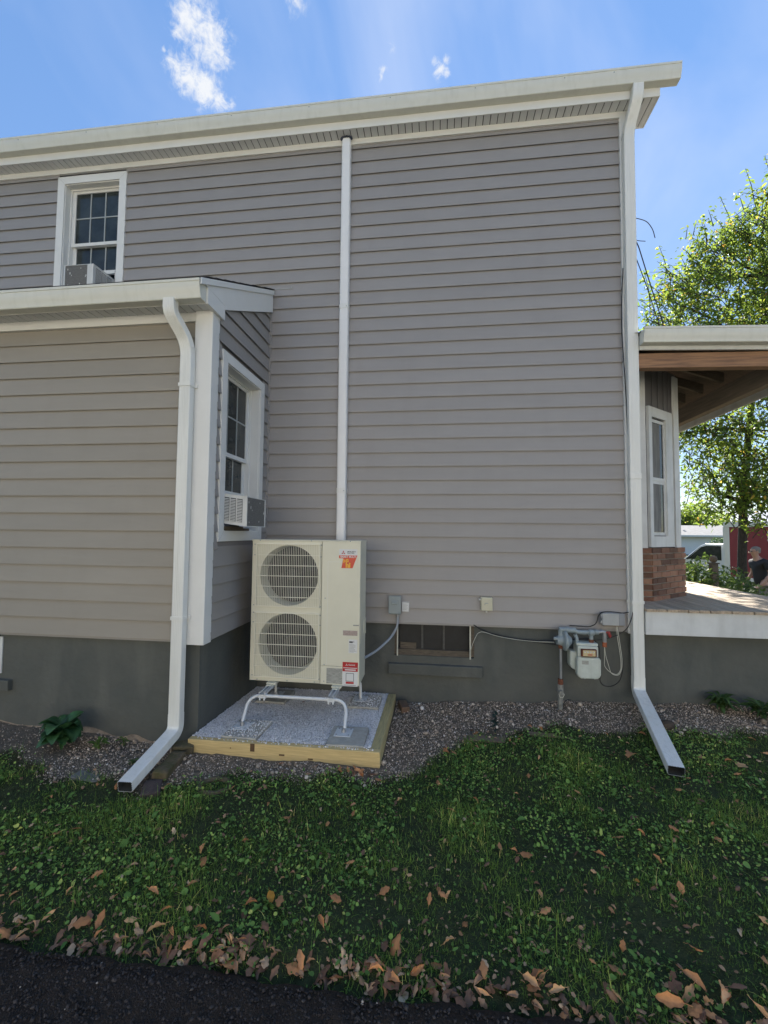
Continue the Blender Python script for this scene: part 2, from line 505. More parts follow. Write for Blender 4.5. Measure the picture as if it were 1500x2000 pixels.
def ico():
    t = (1 + 5 ** .5) / 2
    v = np.array([(-1, t, 0), (1, t, 0), (-1, -t, 0), (1, -t, 0), (0, -1, t), (0, 1, t), (0, -1, -t), (0, 1, -t), (t, 0, -1), (t, 0, 1), (-t, 0, -1), (-t, 0, 1)]) / sqrt(1 + t * t)
    f = [(0, 11, 5), (0, 5, 1), (0, 1, 7), (0, 7, 10), (0, 10, 11), (1, 5, 9), (5, 11, 4), (11, 10, 2), (10, 7, 6), (7, 1, 8), (3, 9, 4), (3, 4, 2), (3, 2, 6), (3, 6, 8), (3, 8, 9), (4, 9, 5), (2, 4, 11), (6, 2, 10), (8, 6, 7), (9, 8, 1)]
    return v, f
IV, IF = ico()
OV = np.array([(1, 0, 0), (-1, 0, 0), (0, 1, 0), (0, -1, 0), (0, 0, 1), (0, 0, -1)], float)
OF = [(0, 2, 4), (2, 1, 4), (1, 3, 4), (3, 0, 4), (2, 0, 5), (1, 2, 5), (3, 1, 5), (0, 3, 5)]
def frustum(x, y, margin=.25):
    """is the ground point near what the photograph sees"""
    c, s_ = cos(radians(6.887)), sin(radians(6.887))
    yy = y + 4.6; dep = -s_ * x * -1 * -1 + c * yy
    fx = c * x + s_ * yy
    dep = -s_ * x + c * yy
    return (np.abs(fx) < dep * .93 + margin)
def stones(name, n, region, size, material, hfun, label, tints, base=(IV, IF), flat=.65, sink=.2):
    p = region(n); x, y = p[:, 0], p[:, 1]; n = len(p)
    sc = np.exp(rng.normal(math.log(size), .32, n))
    S3 = np.stack([sc, sc * rng.uniform(.6, 1, n), sc * rng.uniform(.45, flat + .2, n)], -1)
    R = rotz(rng.uniform(0, 6.28, n)) @ rotx(rng.normal(0, .5, n)) @ roty(rng.normal(0, .5, n))
    z = hfun(x, y) + S3[:, 2] * (1 - 2 * sink)
    bv = base[0] * (1 + .0)
    o = scatter(name, bv, base[1], np.stack([x, y, z], -1), R, S3, material, tints(n, x, y))
    return tag(o, label, None, None, 'stuff')
def reg_drive(n):
    x = rng.uniform(-3.4, 2.0, n); y = -2.915 - rng.uniform(0, .62, n)
    k = (y + 4.6 < 1.75) & frustum(x, y, .35)
    return np.stack([x, y], -1)[k]
stones('asphalt_gravel', 32000, reg_drive, .0052, AGG, lambda x, y: np.full(len(x), .0165), 'coarse black stones of the rolled asphalt surface',
       lambda n, x, y: rng.beta(1.3, 2.4, n) * .98 + (rng.random(n) > .992) * .5, base=(OV, OF), sink=.28)

PEA = mat('pea_gravel', (0.300, 0.236, 0.182), .8, tint=[(0, (0.179, 0.146, 0.110)), (.35, (0.347, 0.270, 0.201)), (.6, (0.496, 0.403, 0.305)), (.85, (0.722, 0.610, 0.487)), (1, (0.870, 0.870, 0.844))], bump=.2, bscale=200, spec=.12)
def reg_gravel(n):
    x = rng.uniform(-4.4, 3.6, n); y = rng.uniform(-2.0, .02, n)
    ge = grass_line(x)
    wall = np.where(x < -1.95, -1.165, .015)
    inbox = (x > -2.0) & (x < -.40) & (y > -1.335)
    edge = (y - ge) / .16
    k = (y < wall) & ~inbox & (rng.random(n) < np.clip(edge + .55, .0, 1)) & (edge > -.9) & frustum(x, y, .3)
    k &= ~((x < -2.9) & (rng.random(n) < .72))
    k &= ~((np.abs(y - wall) > .55) & (x > .3) & (rng.random(n) < .5))
    return np.stack([x, y], -1)[k]
stones('wall_gravel', 92000, reg_gravel, .0050, PEA, ground_h, 'brown and grey pea gravel along the foundation', lambda n, x, y: rng.beta(2.0, 2.0, n), base=(OV, OF), flat=.75)
stones('wall_gravel', 1500, reg_gravel, .0125, PEA, ground_h, 'larger pale pebbles mixed into the gravel by the wall', lambda n, x, y: rng.beta(1.6, 1.8, n))

# ------------------------------------------------------------------ the house
H = thing('house', 'two storey grey vinyl sided house with white trim and a one storey wing at left', 'house', (0, .02, 0))
CR = .1523
def wall_with_holes(mb, x0, x1, z0, z1, y0, y1, holes):
    """box wall in xz split round rectangular openings (hx0,hx1,hz0,hz1)"""
    xsx = sorted({x0, x1, *[h[0] for h in holes], *[h[1] for h in holes]})
    zsz = sorted({z0, z1, *[h[2] for h in holes], *[h[3] for h in holes]})
    for a, b in zip(xsx, xsx[1:]):
        run = None
        for c, d in zip(zsz, zsz[1:]):
            solid = not any(h[0] <= a and b <= h[1] and h[2] <= c and d <= h[3] for h in holes)
            if solid: run = (run[0], d) if run else (c, d)
            if (not solid or d == zsz[-1]) and run:
                mb.box(a, b, y0, y1, run[0], run[1]); run = None
mb = MB(); wall_with_holes(mb, -1.96, 2.03, -.3, .86, .02, .30, [(-.43, .41, .475, .86)])
mb.box(-.47, .45, .30, .34, .3, .86)
mb.build('foundation', FOUND, H)
mb = MB(); wall_with_holes(mb, -7.5, -1.965, -.3, .885, -1.17, -.9, [(-4.9, -3.86, .49, .885)])
mb.box(-5, -3.8, -.9, -.87, .3, .885)
mb.box(-2.2, -1.965, -.9, .3, -.3, .885)
mb.build('foundation', FOUND, H)
# shells behind the siding
SHEATH = mat('sheathing', (.24, .225, .225), .7)
mb = MB(); wall_with_holes(mb, -7.5, 1.97, .84, 6.36, .012, .25, [(-4.59, -3.84, 4.6, 6.07)])
mb.box(1.73, 1.985, .25, 5.0, -.3, 6.36); mb.box(-7.5, 1.97, 4.75, 5.0, .84, 6.36); mb.box(-7.5, -7.25, .25, 4.75, .84, 6.36)
mb.box(-7.5, 2.0, .0125, 5.0, 6.36, 6.42)
mb.build('wall', SHEATH, H)
mb = MB(); mb.box(-7.5, -2.05, -1.188, -1.0, .87, 3.72)
wall = MB()
for a, b, c, d in ((-1.004, -.252, .87, 1.774), (-1.188, -1.004, .87, 3.4), (-.252, .012, .87, 3.4), (-1.004, -.252, 3.316, 3.4)):
    mb.box(-2.05, -1.912, a, b, c, d)
mb.prism([(-1.188, 3.4), (.012, 3.4), (.012, 4.5), (-1.188, 3.88)], 0, -2.05, -1.912)
mb.box(-2.25, -2.22, -1.188, .01, .9, 3.6)
mb.build('wall', SHEATH, H)
# clapboards: one piece each
BP = [(-.0205, 0.0), (-.0215, .008), (-.0016, CR + .024), (-.0004, CR + .024), (-.0197, .016), (-.0192, 0.0)]
board = MB().prism(BP, 0, 0, 1).mesh('siding_board', SIDING)
boardw = MB().prism(BP, 0, 0, 1).mesh('siding_board', mat('vinyl_siding_wing', (0.301, 0.272, 0.225), .5, var=.05, vscale=2.5, stretch=(.6, .6, 3), bump=.22, bscale=3.2, bdist=.012, objvar=.035, streak=((0.252, 0.226, 0.182), .3, 5)))
def bd(x0, x1, y, z, me=board): place('siding_board', me, H, (x0, y, z), (x1 - x0, 1, 1))
Z0 = .825
for n in range(36):
    z = Z0 + CR * n
    if z < 4.4: bd(-1.885, 1.92, 0, z)
    elif z + CR < 4.62: bd(-7.4, 1.92, 0, z)
    elif z < 6.16: bd(-7.4, -4.67, 0, z); bd(-3.764, 1.92, 0, z)
    else: bd(-7.4, 1.92, 0, z)
Z1 = .86
for n in range(18):
    bd(-7.4, -2.03, -1.2, Z1 + CR * n, boardw)
def bds(y0, y1, z): place('siding_board', board, H, (-1.90, y0, z), (y1 - y0, 1, 1), (0, 0, pi / 2))
roof_z = lambda y: 4.565 + .507 * y
for n in range(24):
    z = Z1 + CR * n
    if z + CR < 1.72: bds(-1.15, 0, z)
    elif z < 3.36: bds(-1.15, -1.082, z); bds(-.175, 0, z)
    elif z + CR < 3.80: bds(-1.15, 0, z)
    else:
        y = (z + CR + .02 - 4.565) / .507
        if y < -.12: bds(y, 0, z)
# starter strip under the lowest boards, inside corner post
MB().box(-1.885, 1.93, -.016, .004, .812, .826).build('starter_strip', SIDING, H)
MB().box(-7.4, -2.03, -1.212, -1.19, .848, .861).build('starter_strip', SIDING, H)
MB().box(-1.899, -1.872, -.03, -.001, .83, 4.50).build('inside_corner_post', SIDING, H)
# trims
MB().box(1.917, 1.999, -.034, .01, .80, 6.265).build('corner_board', WHITE, H, bevel=.003)
MB().box(-2.045, -1.885, -1.26, -1.14, .842, 3.664).build('corner_board', WHITE, H, bevel=.004)
MB().box(-7.4, 1.9165, -.032, -.001, 6.20, 6.266).build('frieze_board', WHITE, H, bevel=.003)
MB().box(-2.93, 1.9166, -.034, -.0321, 6.1995, 6.2665).build('frieze_board', WHITE, H)
MB().box(-7.4, -2.046, -1.238, -1.205, 3.585, 3.664).build('frieze_board', WHITE, H, bevel=.003)
# soffits, panel by panel
MB().box(-7.4, 2.0, -.15, .0, 6.276, 6.285).box(2.0, 2.25, -.15, .178, 6.276, 6.285).build('soffit_backing', DARK, H)
MB().box(-7.4, -1.88, -1.385, -1.2, 3.672, 3.68).build('soffit_backing', DARK, H)
sp = MB().prism([(.0035, 0), (.0045, -.004), (.0715, -.004), (.0725, 0), (.0725, .004), (.0035, .004)], 1, 0, 1).mesh('soffit_panel', SOFFIT)
x = -6.2
while x < 1.995:
    place('soffit_panel', sp, H, (x, -.150, 6.268), (1, .121, 1)); x += .077
while x < 2.24:
    place('soffit_panel', sp, H, (x, -.150, 6.268), (min(1, (2.2495 - x) / .077), .328, 1)); x += .077
x = -4.6
while x < -1.91:
    place('soffit_panel', sp, H, (x, -1.383, 3.667), (1, .148, 1)); x += .077
# fascias
MB().box(-7.4, 2.262, -.163, -.151, 6.262, 6.36).box(2.25, 2.262, -.15, .19, 6.262, 6.36).box(1.99, 2.25, .178, .19, 6.262, 6.36).build('fascia', WHITE, H, bevel=.002)
MB().box(-7.4, -1.866, -1.393, -1.384, 3.645, 3.80).build('fascia', WHITE, H)
# gutters, K profile
KP = [(0, .15), (0, 0), (-.078, 0), (-.083, .006), (-.084, .02), (-.094, .045), (-.104, .075), (-.107, .10), (-.107, .125), (-.112, .128), (-.112, .148), (-.104, .15), (-.098, .146), (-.098, .12)]
def gutter(x0, x1, y, z, joints):
    mb = MB().prism([(y + a, z + b) for a, b in KP], 0, x0, x1)
    g = mb.build('gutter', GUTTER, H, smooth=25)
    for j in joints:
        MB().prism([(y + a * 1.012 - .0008, z + b * 1.01 - .0008) for a, b in KP[:12]], 0, j, j + .03).build('seam', GUTTER, g)
    return g
gutter(-7.4, 2.42, -.158, 6.352, [-3.0])
g2 = gutter(-7.4, -1.873, -1.395, 3.648, [])
# small screws in gutter faces
mbs = MB()
for sx in (-5.0, -4.1, -3.2, -2.3, -1.4, -.5, .4, 1.3, 1.78): mbs.cyl((sx, -.266, 6.46), .006, .004, 1, 8)
mbs.build('gutter_screw', REGUL, H)
# wing roof, rake board, boxed return
def shingles(mb, x0, x1, path, th=.012, step=.3):
    x = x0
    while x < x1:
        e = min(x1, x + step); j = random.uniform(-.004, .008)
        mb.prism([(path[0][0] - .012 - j, path[0][1] - .006), (path[1][0], path[1][1]), (path[1][0], path[1][1] + th), (path[0][0] - .012 - j, path[0][1] + th - .004 + j * .5)], 0, x + .002, e)
        x = e
mb = MB().prism([(-1.395, roof_z(-1.395) - .03), (.0, roof_z(0) - .03), (0, roof_z(0)), (-1.395, roof_z(-1.395))], 0, -7.4, -1.87)
mb.build('roof', DARKWOOD, H)
for k in range(10):                                   # shingle courses, lapped
    ya, yb = -1.43 + k * .14, min(-1.43 + k * .14 + .16, -.004)
    mb = MB(); dz = .003 + random.uniform(0, .004)
    mb.prism([(ya, roof_z(ya) + dz), (yb, roof_z(yb) + .002), (yb, roof_z(yb) + .006), (ya, roof_z(ya) + dz + .009)], 0, -7.4, -1.842 + random.uniform(-.006, .006))
    mb.build('shingle_course', SHINGLE, H)
ru = lambda y, d: roof_z(y) - d
MB().prism([(-1.50, ru(-1.50, .012)), (-.025, ru(-.025, .012)), (-.025, ru(-.025, .262)), (-1.115, ru(-1.115, .262)), (-1.115, 3.775), (-1.395, 3.775), (-1.50, 3.795)], 0, -1.868, -1.858).build('rake_board', WHITE, H)
MB().prism([(-1.515, ru(-1.515, .006)), (-.018, ru(-.018, .006)), (-.018, ru(-.018, .06)), (-1.515, ru(-1.515, .06))], 0, -1.8575, -1.846).build('rake_trim', WHITE, H, bevel=.003)
MB().prism([(-1.394, 3.645), (-1.108, 3.645), (-1.108, 3.7745), (-1.394, 3.7745)], 0, -1.868, -1.859).build('rake_return', WHITE, H)
MB().box(-1.9, -1.869, -1.383, -1.108, 3.646, 3.664).build('rake_return', WHITE, H)
MB().box(-1.88, -1.63, -.018, -.006, 4.56, 4.567).box(-1.645, -1.64, -.018, -.006, 4.56, 4.59).build('flashing', GREYPL, H)
# main roof, seen only as an edge over the gutter
mz = lambda y: 6.49 + .45 * (y + .2)
mb = MB().prism([(-.2, mz(-.2) - .02), (2.5, mz(2.5) - .02), (5.2, mz(-.2) - .02), (5.2, mz(-.2)), (2.5, mz(2.5)), (-.2, mz(-.2))], 0, -7.6, 2.09)
mb.build('roof', DARKWOOD, H)
for k in range(5):
    ya = -.225 + k * .14; yb = ya + .17
    x = -7.4
    while x < 2.4:
        e = min(x + random.uniform(.8, 1.1), 2.40); dz = random.choice([0, 0, 0, .004, .014]) if k == 0 else .002
        MB().prism([(ya, mz(ya) + dz), (yb, mz(yb) + .002), (yb, mz(yb) + .006), (ya, mz(ya) + dz + .008)], 0, x, e - .003).build('shingle', SHINGLE, H)
        x = e
MB().prism([(2.0, mz(1.7)), (2.2, mz(1.7)), (2.0, mz(1.7) + .01)], 1, 1, 1.01).build('ridge_cap', SHINGLE, H)

# ---- windows
CURT = mat('curtain', (.20, .20, .19), .9, var=.5, vscale=9, stretch=(6, 6, .4))
def frame_rect(mb, a0, a1, b0, b1, w, P, top=None, bot=None):
    """mitred rectangular ring; P maps (a,b,layer) to world"""
    t = w if top is None else top; bo = w if bot is None else bot
    o = [(a0, b0), (a1, b0), (a1, b1), (a0, b1)]; i = [(a0 + w, b0 + bo), (a1 - w, b0 + bo), (a1 - w, b1 - t), (a0 + w, b1 - t)]
    for k in range(4):
        j = (k + 1) % 4
        e = .0006
        v = [P(*o[k], 0), P(*o[j], 0), P(*i[j], 0), P(*i[k], 0), P(*o[k], 1), P(*o[j], 1), P(*i[j], 1), P(*i[k], 1)]
        mb.add(v, [(0, 1, 2, 3), (7, 6, 5, 4), (0, 4, 5, 1), (3, 2, 6, 7), (1, 5, 6, 2), (0, 3, 7, 4)])
    return mb
def window(a0, a1, b0, b1, trimw, P, glass_top, split, low_bottom, jamb=.11, curtain=False, sashw=.045, lower_muntin=True):
    """a: along wall, b: height; P(a, b, depth) depth positive into the wall. Trim ring, jambs, two sashes, panes, muntins."""
    ring = frame_rect(MB(), a0, a1, b0, b1, trimw, lambda a, b, l: P(a, b, -.028 if l == 0 else .004))
    w = ring.build('window', WHITE, H)
    ia, ib, ic, idd = a0 + trimw, a1 - trimw, b0 + trimw, b1 - trimw
    j = frame_rect(MB(), ia - .004, ib + .004, ic - .004, idd + .004, .012, lambda a, b, l: P(a, b, -.012 if l == 0 else jamb + .05))
    j.build('jamb', WHITE, w)
    for c in ((a0, b1, 1, -1), (a1, b1, -1, -1), (a0, b0, 1, 1), (a1, b0, -1, 1)):     # mitre joint lines
        m = MB(); s2 = .0012
        pa, pb = c[0] + c[2] * .002, c[1] + c[3] * .002; qa, qb = c[0] + c[2] * (trimw - .002), c[1] + c[3] * (trimw - .002)
        m.add([P(pa - s2, pb, -.0292), P(pa + s2, pb, -.0292), P(qa + s2, qb, -.0292), P(qa - s2, qb, -.0292)], [(0, 1, 2, 3)])
        m.build('mitre_joint', GREYPL, w)
    ia += .008; ib -= .008; idd -= .008
    f = frame_rect(MB(), ia, ib, ic + .008, idd, .016, lambda a, b, l: P(a, b, jamb - .04 if l == 0 else jamb + .05))
    f.build('frame', WHITE, w)
    A0, A1 = ia + .016, ib - .016
    def sash(zb, zt, d, top, bot, nb):
        s_ = frame_rect(MB(), A0, A1, zb, zt, sashw, lambda a, b, l: P(a, b, d if l == 0 else d + .03), top, bot)
        s_.build('sash', WHITE, w)
        g0, g1, h0, h1 = A0 + sashw, A1 - sashw, zb + bot, zt - top
        cols = 3; wid = (g1 - g0) / cols; hh = (h1 - h0) / nb
        for r in range(nb):
            for c in range(cols):
                m = MB()
                m.add([P(g0 + c * wid, h0 + r * hh, d + .012), P(g0 + (c + 1) * wid, h0 + r * hh, d + .012), P(g0 + (c + 1) * wid, h0 + (r + 1) * hh, d + .012), P(g0 + c * wid, h0 + (r + 1) * hh, d + .012)], [(0, 1, 2, 3)])
                m.build('pane', GLASS, w)
        for c in range(1, cols):
            m = MB(); a = g0 + c * wid; mw = .007
            m.add([P(a + s1 * mw, b, d + dd) for s1 in (-1, 1) for b in (h0, h1) for dd in (.005, .0115)], [(0, 1, 3, 2), (4, 6, 7, 5), (0, 4, 5, 1), (2, 3, 7, 6), (0, 2, 6, 4), (1, 5, 7, 3)])
            m.build('muntin', MUNTIN, w)
        for r in range(1, nb):
            m = MB(); b = h0 + r * hh; mw = .007
            m.add([P(a, b + s1 * mw, d + dd) for s1 in (-1, 1) for a in (g0, g1) for dd in (.0055, .0118)], [(0, 1, 3, 2), (4, 6, 7, 5), (0, 4, 5, 1), (2, 3, 7, 6), (0, 2, 6, 4), (1, 5, 7, 3)])
            m.build('muntin', MUNTIN, w)
    sash(split, glass_top + .05, jamb - .02, .045, .04, 2)
    sash(low_bottom, split + .02 + (glass_top - split) * .0 + .02, jamb + .012, .04, .045, 1)
    return w
Pm = lambda a, b, d: (a, d, b)
window(-4.68, -3.754, 4.60, 6.16, .092, Pm, 6.01, 5.33, 4.975, jamb=.10)
Ps = lambda a, b, d: (-1.90 - d, a, b)
window(-1.088, -.170, 1.69, 3.40, .090, Ps, 3.25, 2.50, 2.13, jamb=.12)
# interior dark behind both
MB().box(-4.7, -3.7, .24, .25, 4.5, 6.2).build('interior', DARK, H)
# blinds / shapes faintly behind upstairs glass are left to reflection

# basement windows
bw = MB().box(-.43, -.395, .03, .16, .485, .826).box(.365, .41, .03, .16, .485, .826).box(-.395, .365, .04, .16, .475, .535).box(-.395, .365, .04, .16, .806, .826).build('window', OLDWOOD, H)
MB().box(-.405, -.392, .012, .03, .47, .818).build('stop_bead', CABLEW, bw)
MB().box(.362, .376, .012, .03, .462, .818).build('stop_bead', CABLEW, bw)
for c in (-.135, .095): MB().box(c - .011, c + .011, .07, .10, .535, .806).build('mullion', mat('grey_mullion', (.09, .088, .08), .8, var=.3, vscale=30), bw)
for a, b in ((-.395, -.146), (-.124, .084), (.106, .365)): MB().box(a, b, .09, .095, .535, .806).build('pane', mat('dirty_pane', (.010, .011, .012), .55, var=.6, vscale=9), bw)
MB().box(-.37, -.20, .066, .085, .53, .60).build('loose_board', OLDWOOD, bw)
MB().box(-.492, .492, -.032, .03, .286, .396).build('window_sill', FOUND, H, bevel=.008)
bw = MB().box(-3.865, -3.83, -1.18, -1.14, .50, .82).box(-4.9, -3.865, -1.14, -1.10, .50, .55).build('window', PAINTW, H)
MB().box(-4.9, -3.865, -1.11, -1.105, .55, .85).build('pane', DARK, bw)
MB().box(-4.9, -3.72, -1.215, -1.16, .36, .452).build('window_sill', FOUND, H, bevel=.006)
# bare plaster at the foot of the wing wall
m = mat('bare_plaster', (.30, .24, .18), .95, var=.4, vscale=20, bump=.6, bscale=50)
mb = MB(); pts = []
for k in range(60):
    X = -4.2 + k * 2.1 / 59; top = float(ground_h(X, -1.17)) + .006 + .040 * max(0, sin(k * .19 + 1.3)) ** 2 + .006 * random.random() + .05 * math.exp(-((k - 47) / 2.5) ** 2)
    pts.append((X, top))
for (xa, za), (xb, zb) in zip(pts, pts[1:]):
    mb.add([(xa, -1.176, -.05), (xb, -1.176, -.05), (xb, -1.172, zb), (xa, -1.172, za)], [(0, 1, 2, 3)])
mb.build('bare_plaster', m, H)

# ---- bay window on a brick base beyond the corner
A, Bc = Vector((2.355, .402)), Vector((2.99, .945))
dv = (Bc - A).normalized(); nv = Vector((dv.y, -dv.x)); Lb = (Bc - A).length
bay = MB().prism([(2.0, .41), (A.x, .41), (Bc.x - .008, Bc.y + .006), (Bc.x - .008, 2.6), (2.0, 2.9)], 2, 1.0, 1.632).build('bay_base', MORTAR, H)
bk = MB().box(-.5, .5, -.5, .5, -.5, .5).mesh('brick', BRICKM)
rows = 9; rh = .60 / rows; bl = .205
for r in range(rows):
    zc = 1.045 + rh * (r + .5)
    def put(P0, d, n, L, t0):
        t = t0
        while t < L - .02:
            e = min(t + bl, L); s0 = max(t, 0)
            if e - s0 > .03:
                c = P0 + d * ((s0 + e) / 2) - n * .026
                pr = random.uniform(-.002, .002)
                o = place('brick', bk, bay, (c.x + n.x * pr, c.y + n.y * pr, zc + random.uniform(-.002, .002)), (e - s0 - .012, .07, rh - .013), (0, random.uniform(-.008, .008), atan2(d.y, d.x)))
            t += bl
    off = -.1 if r % 2 else 0
    put(A, dv, nv, Lb, off)
    put(Vector((2.0, .402)), Vector((1, 0)), Vector((0, -1)), .355, -.05 - off)
Aw, Bw = A + Vector((.012, .03)), A + dv * .80 + Vector((-.004, .03))
Aw = A - nv * .035 + dv * .01; Bw = A + dv * (Lb - .06) - nv * .035
BAYS = mat('bay_dark_siding', (.13, .125, .13), .6, var=.1, vscale=4)
bayu = MB().prism([(2.0, .44), (Aw.x - .01, .44), (Bw.x, Bw.y + .012), (Bw.x, 2.6), (2.0, 2.8)], 2, 1.64, 3.75).build('bay', BAYS, H)
MB().box(2.0, Aw.x - .012, .422, .438, 1.64, 3.75).build('corner_board', PAINTW, bayu)
def ob(mb, t0, t1, z0, z1, d0, d1):
    v = []
    for t in (t0, t1):
        for d in (d0, d1):
            p = Aw + dv * t + nv * d
            for z in (z0, z1): v.append((p.x, p.y, z))
    return mb.add(v, [(0, 1, 3, 2), (4, 6, 7, 5), (0, 4, 5, 1), (2, 3, 7, 6), (0, 2, 6, 4), (1, 5, 7, 3)])
Lw = (Bw - Aw).length
ob(MB(), Lw - .13, Lw, 1.64, 3.70, .0, .02).build('corner_board', PAINTW, bayu)
for t in (.14, .28, .42, .54): ob(MB(), t, t + .012, 3.25, 3.72, 0, .006).build('batten', BAYS, bayu)
t1 = Lw - .20
wm = MB()
ob(wm, .0, .07, 1.65, 3.23, 0, .03); ob(wm, t1 - .16, t1, 1.65, 3.23, 0, .03); ob(wm, .07, t1 - .16, 3.12, 3.23, 0, .03); ob(wm, .07, t1 - .16, 1.65, 1.77, 0, .03)
win = wm.build('bay_window', PAINTW, H)
for z0, z1, d in ((2.40, 3.10, .012), (1.78, 2.40, .006)):
    m_ = MB(); ob(m_, .07, .10, z0, z1, 0, d); ob(m_, t1 - .19, t1 - .16, z0, z1, 0, d); ob(m_, .10, t1 - .19, z1 - .035, z1, 0, d); ob(m_, .10, t1 - .19, z0, z0 + .035, 0, d)
    m_.build('sash', PAINTW, win)
    ob(MB(), .10, t1 - .19, z0 + .035, z1 - .035, .001, .004).build('pane', GLASS, win)
ob(MB(), .10, .30, 1.82, 3.06, .0041, .0045).build('curtain', CURT, win)

# ------------------------------------------------------------------ downspouts and line cover
def spout_profile(w, d):
    """rectangular leader with rounded corners and fluted sides"""
    a, b, r = w / 2, d / 2, .009
    pr = []
    for cx, cy, a0 in ((a - r, b - r, 0), (-a + r, b - r, 90), (-a + r, -b + r, 180), (a - r, -b + r, 270)):
        for k in range(4):
            t = radians(a0 + k * 30); pr.append((cx + r * cos(t), cy + r * sin(t)))
        if a0 == 90:
            for v in (.55, .2, -.2, -.55): pr += [(-a, b * (v + .14)), (-a + .003, b * v), (-a, b * (v - .14))]
        if a0 == 270:
            for v in (-.55, -.2, .2, .55): pr += [(a, b * (v - .14)), (a - .003, b * v), (a, b * (v + .14))]
        if a0 == 0:
            for u in (.6, .3, 0, -.3, -.6): pr += [(a * (u + .08), b), (a * u, b - .0015), (a * (u - .08), b)]
    return pr
def bend(pts, r=.09, n=6):
    """round the corners of a polyline"""
    P = [Vector(p) for p in pts]; out = [P[0]]
    for i in range(1, len(P) - 1):
        a, b = (P[i - 1] - P[i]), (P[i + 1] - P[i]); q = min(r, a.length * .45, b.length * .45)
        s0, s1 = P[i] + a.normalized() * q, P[i] + b.normalized() * q
        for k in range(n + 1):
            t = k / n; out.append(s0 * (1 - t) ** 2 + P[i] * 2 * t * (1 - t) + s1 * t * t)
    return out + [P[-1]]
def downspout(label, path, wid_end, w, d, tipw, strap_z, wy, side, loc, joints):
    T = thing('downspout', label, 'downspout', loc, 'white downspouts on the house corners')
    pr = spout_profile(w, d)
    zc = path[3][2] + .14
    pts = bend(list(path[:3]) + [(path[3][0], path[3][1], zc - .02)], .11, 7)
    low = bend([(path[3][0], path[3][1], zc)] + list(path[3:]), .10, 7)
    up = pts
    MB().sweep(up, pr, [(1, 0, 0)] * len(up)).build('pipe', SPOUT, T, smooth=35)
    # crimps in the elbow
    n = len(low); W = []
    P3, Pn = Vector(path[3]), Vector(path[-1])
    for i, p in enumerate(low):
        t = min(1, max(0, (P3.z + .12 - p.z) / .22)); W.append(Vector((1, 0, 0)).lerp(Vector(wid_end), t))
    pr2 = spout_profile(w * 1.04, d * 1.04)
    MB().sweep(low, pr2, W, cap=False).build('extension', SPOUT, T, smooth=35)
    MB().sweep(low[len(low) // 2:], [(a * .95, b * .93) for a, b in spout_profile(w, d)], W[len(low) // 2:], cap=False).build('shade_lining', mat('spout_mouth_shade', (.05, .05, .045), .9), T, smooth=35)  # dark inner liner: shade inside the spout mouth put into its colour
    for z in strap_z:
        MB().box(loc[0] - w / 2 - .004, loc[0] + w / 2 + .004, wy[0] - .004, wy[1], z - .014, z + .014).box(loc[0] + side * (w / 2 + .002), loc[0] + side * (w / 2 + .028), wy[1] - .012, wy[1], z - .014, z + .014).build('strap', SPOUT, T)
    for zz in [path[2][2] - .035 - .011 * q for q in range(5)] + [path[3][2] + .10 + .011 * q for q in range(3)]:
        MB().sweep([(path[3][0], path[3][1], zz + .003), (path[3][0], path[3][1], zz - .003)], [(a * 1.015, b * 1.03) for a, b in pr], [(1, 0, 0)] * 2).build('crimp', SPOUT, T)
    for z in joints:
        MB().box(loc[0] - w / 2 - .0025, loc[0] + w / 2 + .0025, wy[0] - .0025, wy[1] - .004, z - .03, z + .03).build('joint', SPOUT, T, bevel=.006)
    return T
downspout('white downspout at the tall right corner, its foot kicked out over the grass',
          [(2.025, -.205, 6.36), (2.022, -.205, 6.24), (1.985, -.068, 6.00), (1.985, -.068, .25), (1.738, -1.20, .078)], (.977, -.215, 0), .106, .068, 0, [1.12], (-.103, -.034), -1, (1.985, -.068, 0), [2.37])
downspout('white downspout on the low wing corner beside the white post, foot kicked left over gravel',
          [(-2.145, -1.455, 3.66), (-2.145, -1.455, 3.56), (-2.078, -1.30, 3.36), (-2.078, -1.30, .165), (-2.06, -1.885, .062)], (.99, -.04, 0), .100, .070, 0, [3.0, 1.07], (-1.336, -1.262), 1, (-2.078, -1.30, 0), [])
# straps may sit against the corner board

lc = thing('line_set_cover', 'tall white line set cover running up the grey wall behind the heat pump', 'line cover', (-1.017, -.02, .95))
cp = [(-1.067, -.018), (-1.067, -.075), (-1.058, -.088), (-1.04, -.093), (-.994, -.093), (-.976, -.088), (-.967, -.075), (-.967, -.018)]
MB().prism(cp, 2, .95, 6.215).build('cover', mat('cover_vinyl', (.76, .76, .745), .4, var=.03, vscale=4), lc, smooth=30)
MB().prism([(-1.062, -.07), (-1.05, -.09), (-.984, -.09), (-.972, -.07), (-.972, -.02), (-1.062, -.02)], 2, 6.215, 6.232).build('end_cap', WHITE, lc)
for z in (4.285, 2.235):
    MB().prism([(-1.017 + (a + 1.017) * 1.07, -.018 + (b + .018) * 1.05) for a, b in cp], 2, z - .026, z + .026).build('coupling', WHITE, lc, smooth=30)
    MB().cyl((-.985, -.0975, z - .005), .005, .004, 1, 8).build('screw', REGUL, lc)
mb = MB()
for k in range(14):
    a = pi * k / 13; c = (-1.017 + .058 * cos(a), -.065 - .012 * random.random(), 6.236 + .03 * sin(a))
    mb.add([Vector(c) + Vector(v) * random.uniform(.012, .017) for v in IV], IF)
tag(rebase(mb.build('foam_seal', mat('dark_foam', (.05, .06, .09), .9), None, smooth=60)), 'lump of dark sealing foam round the top of the white line cover', 'sealant')

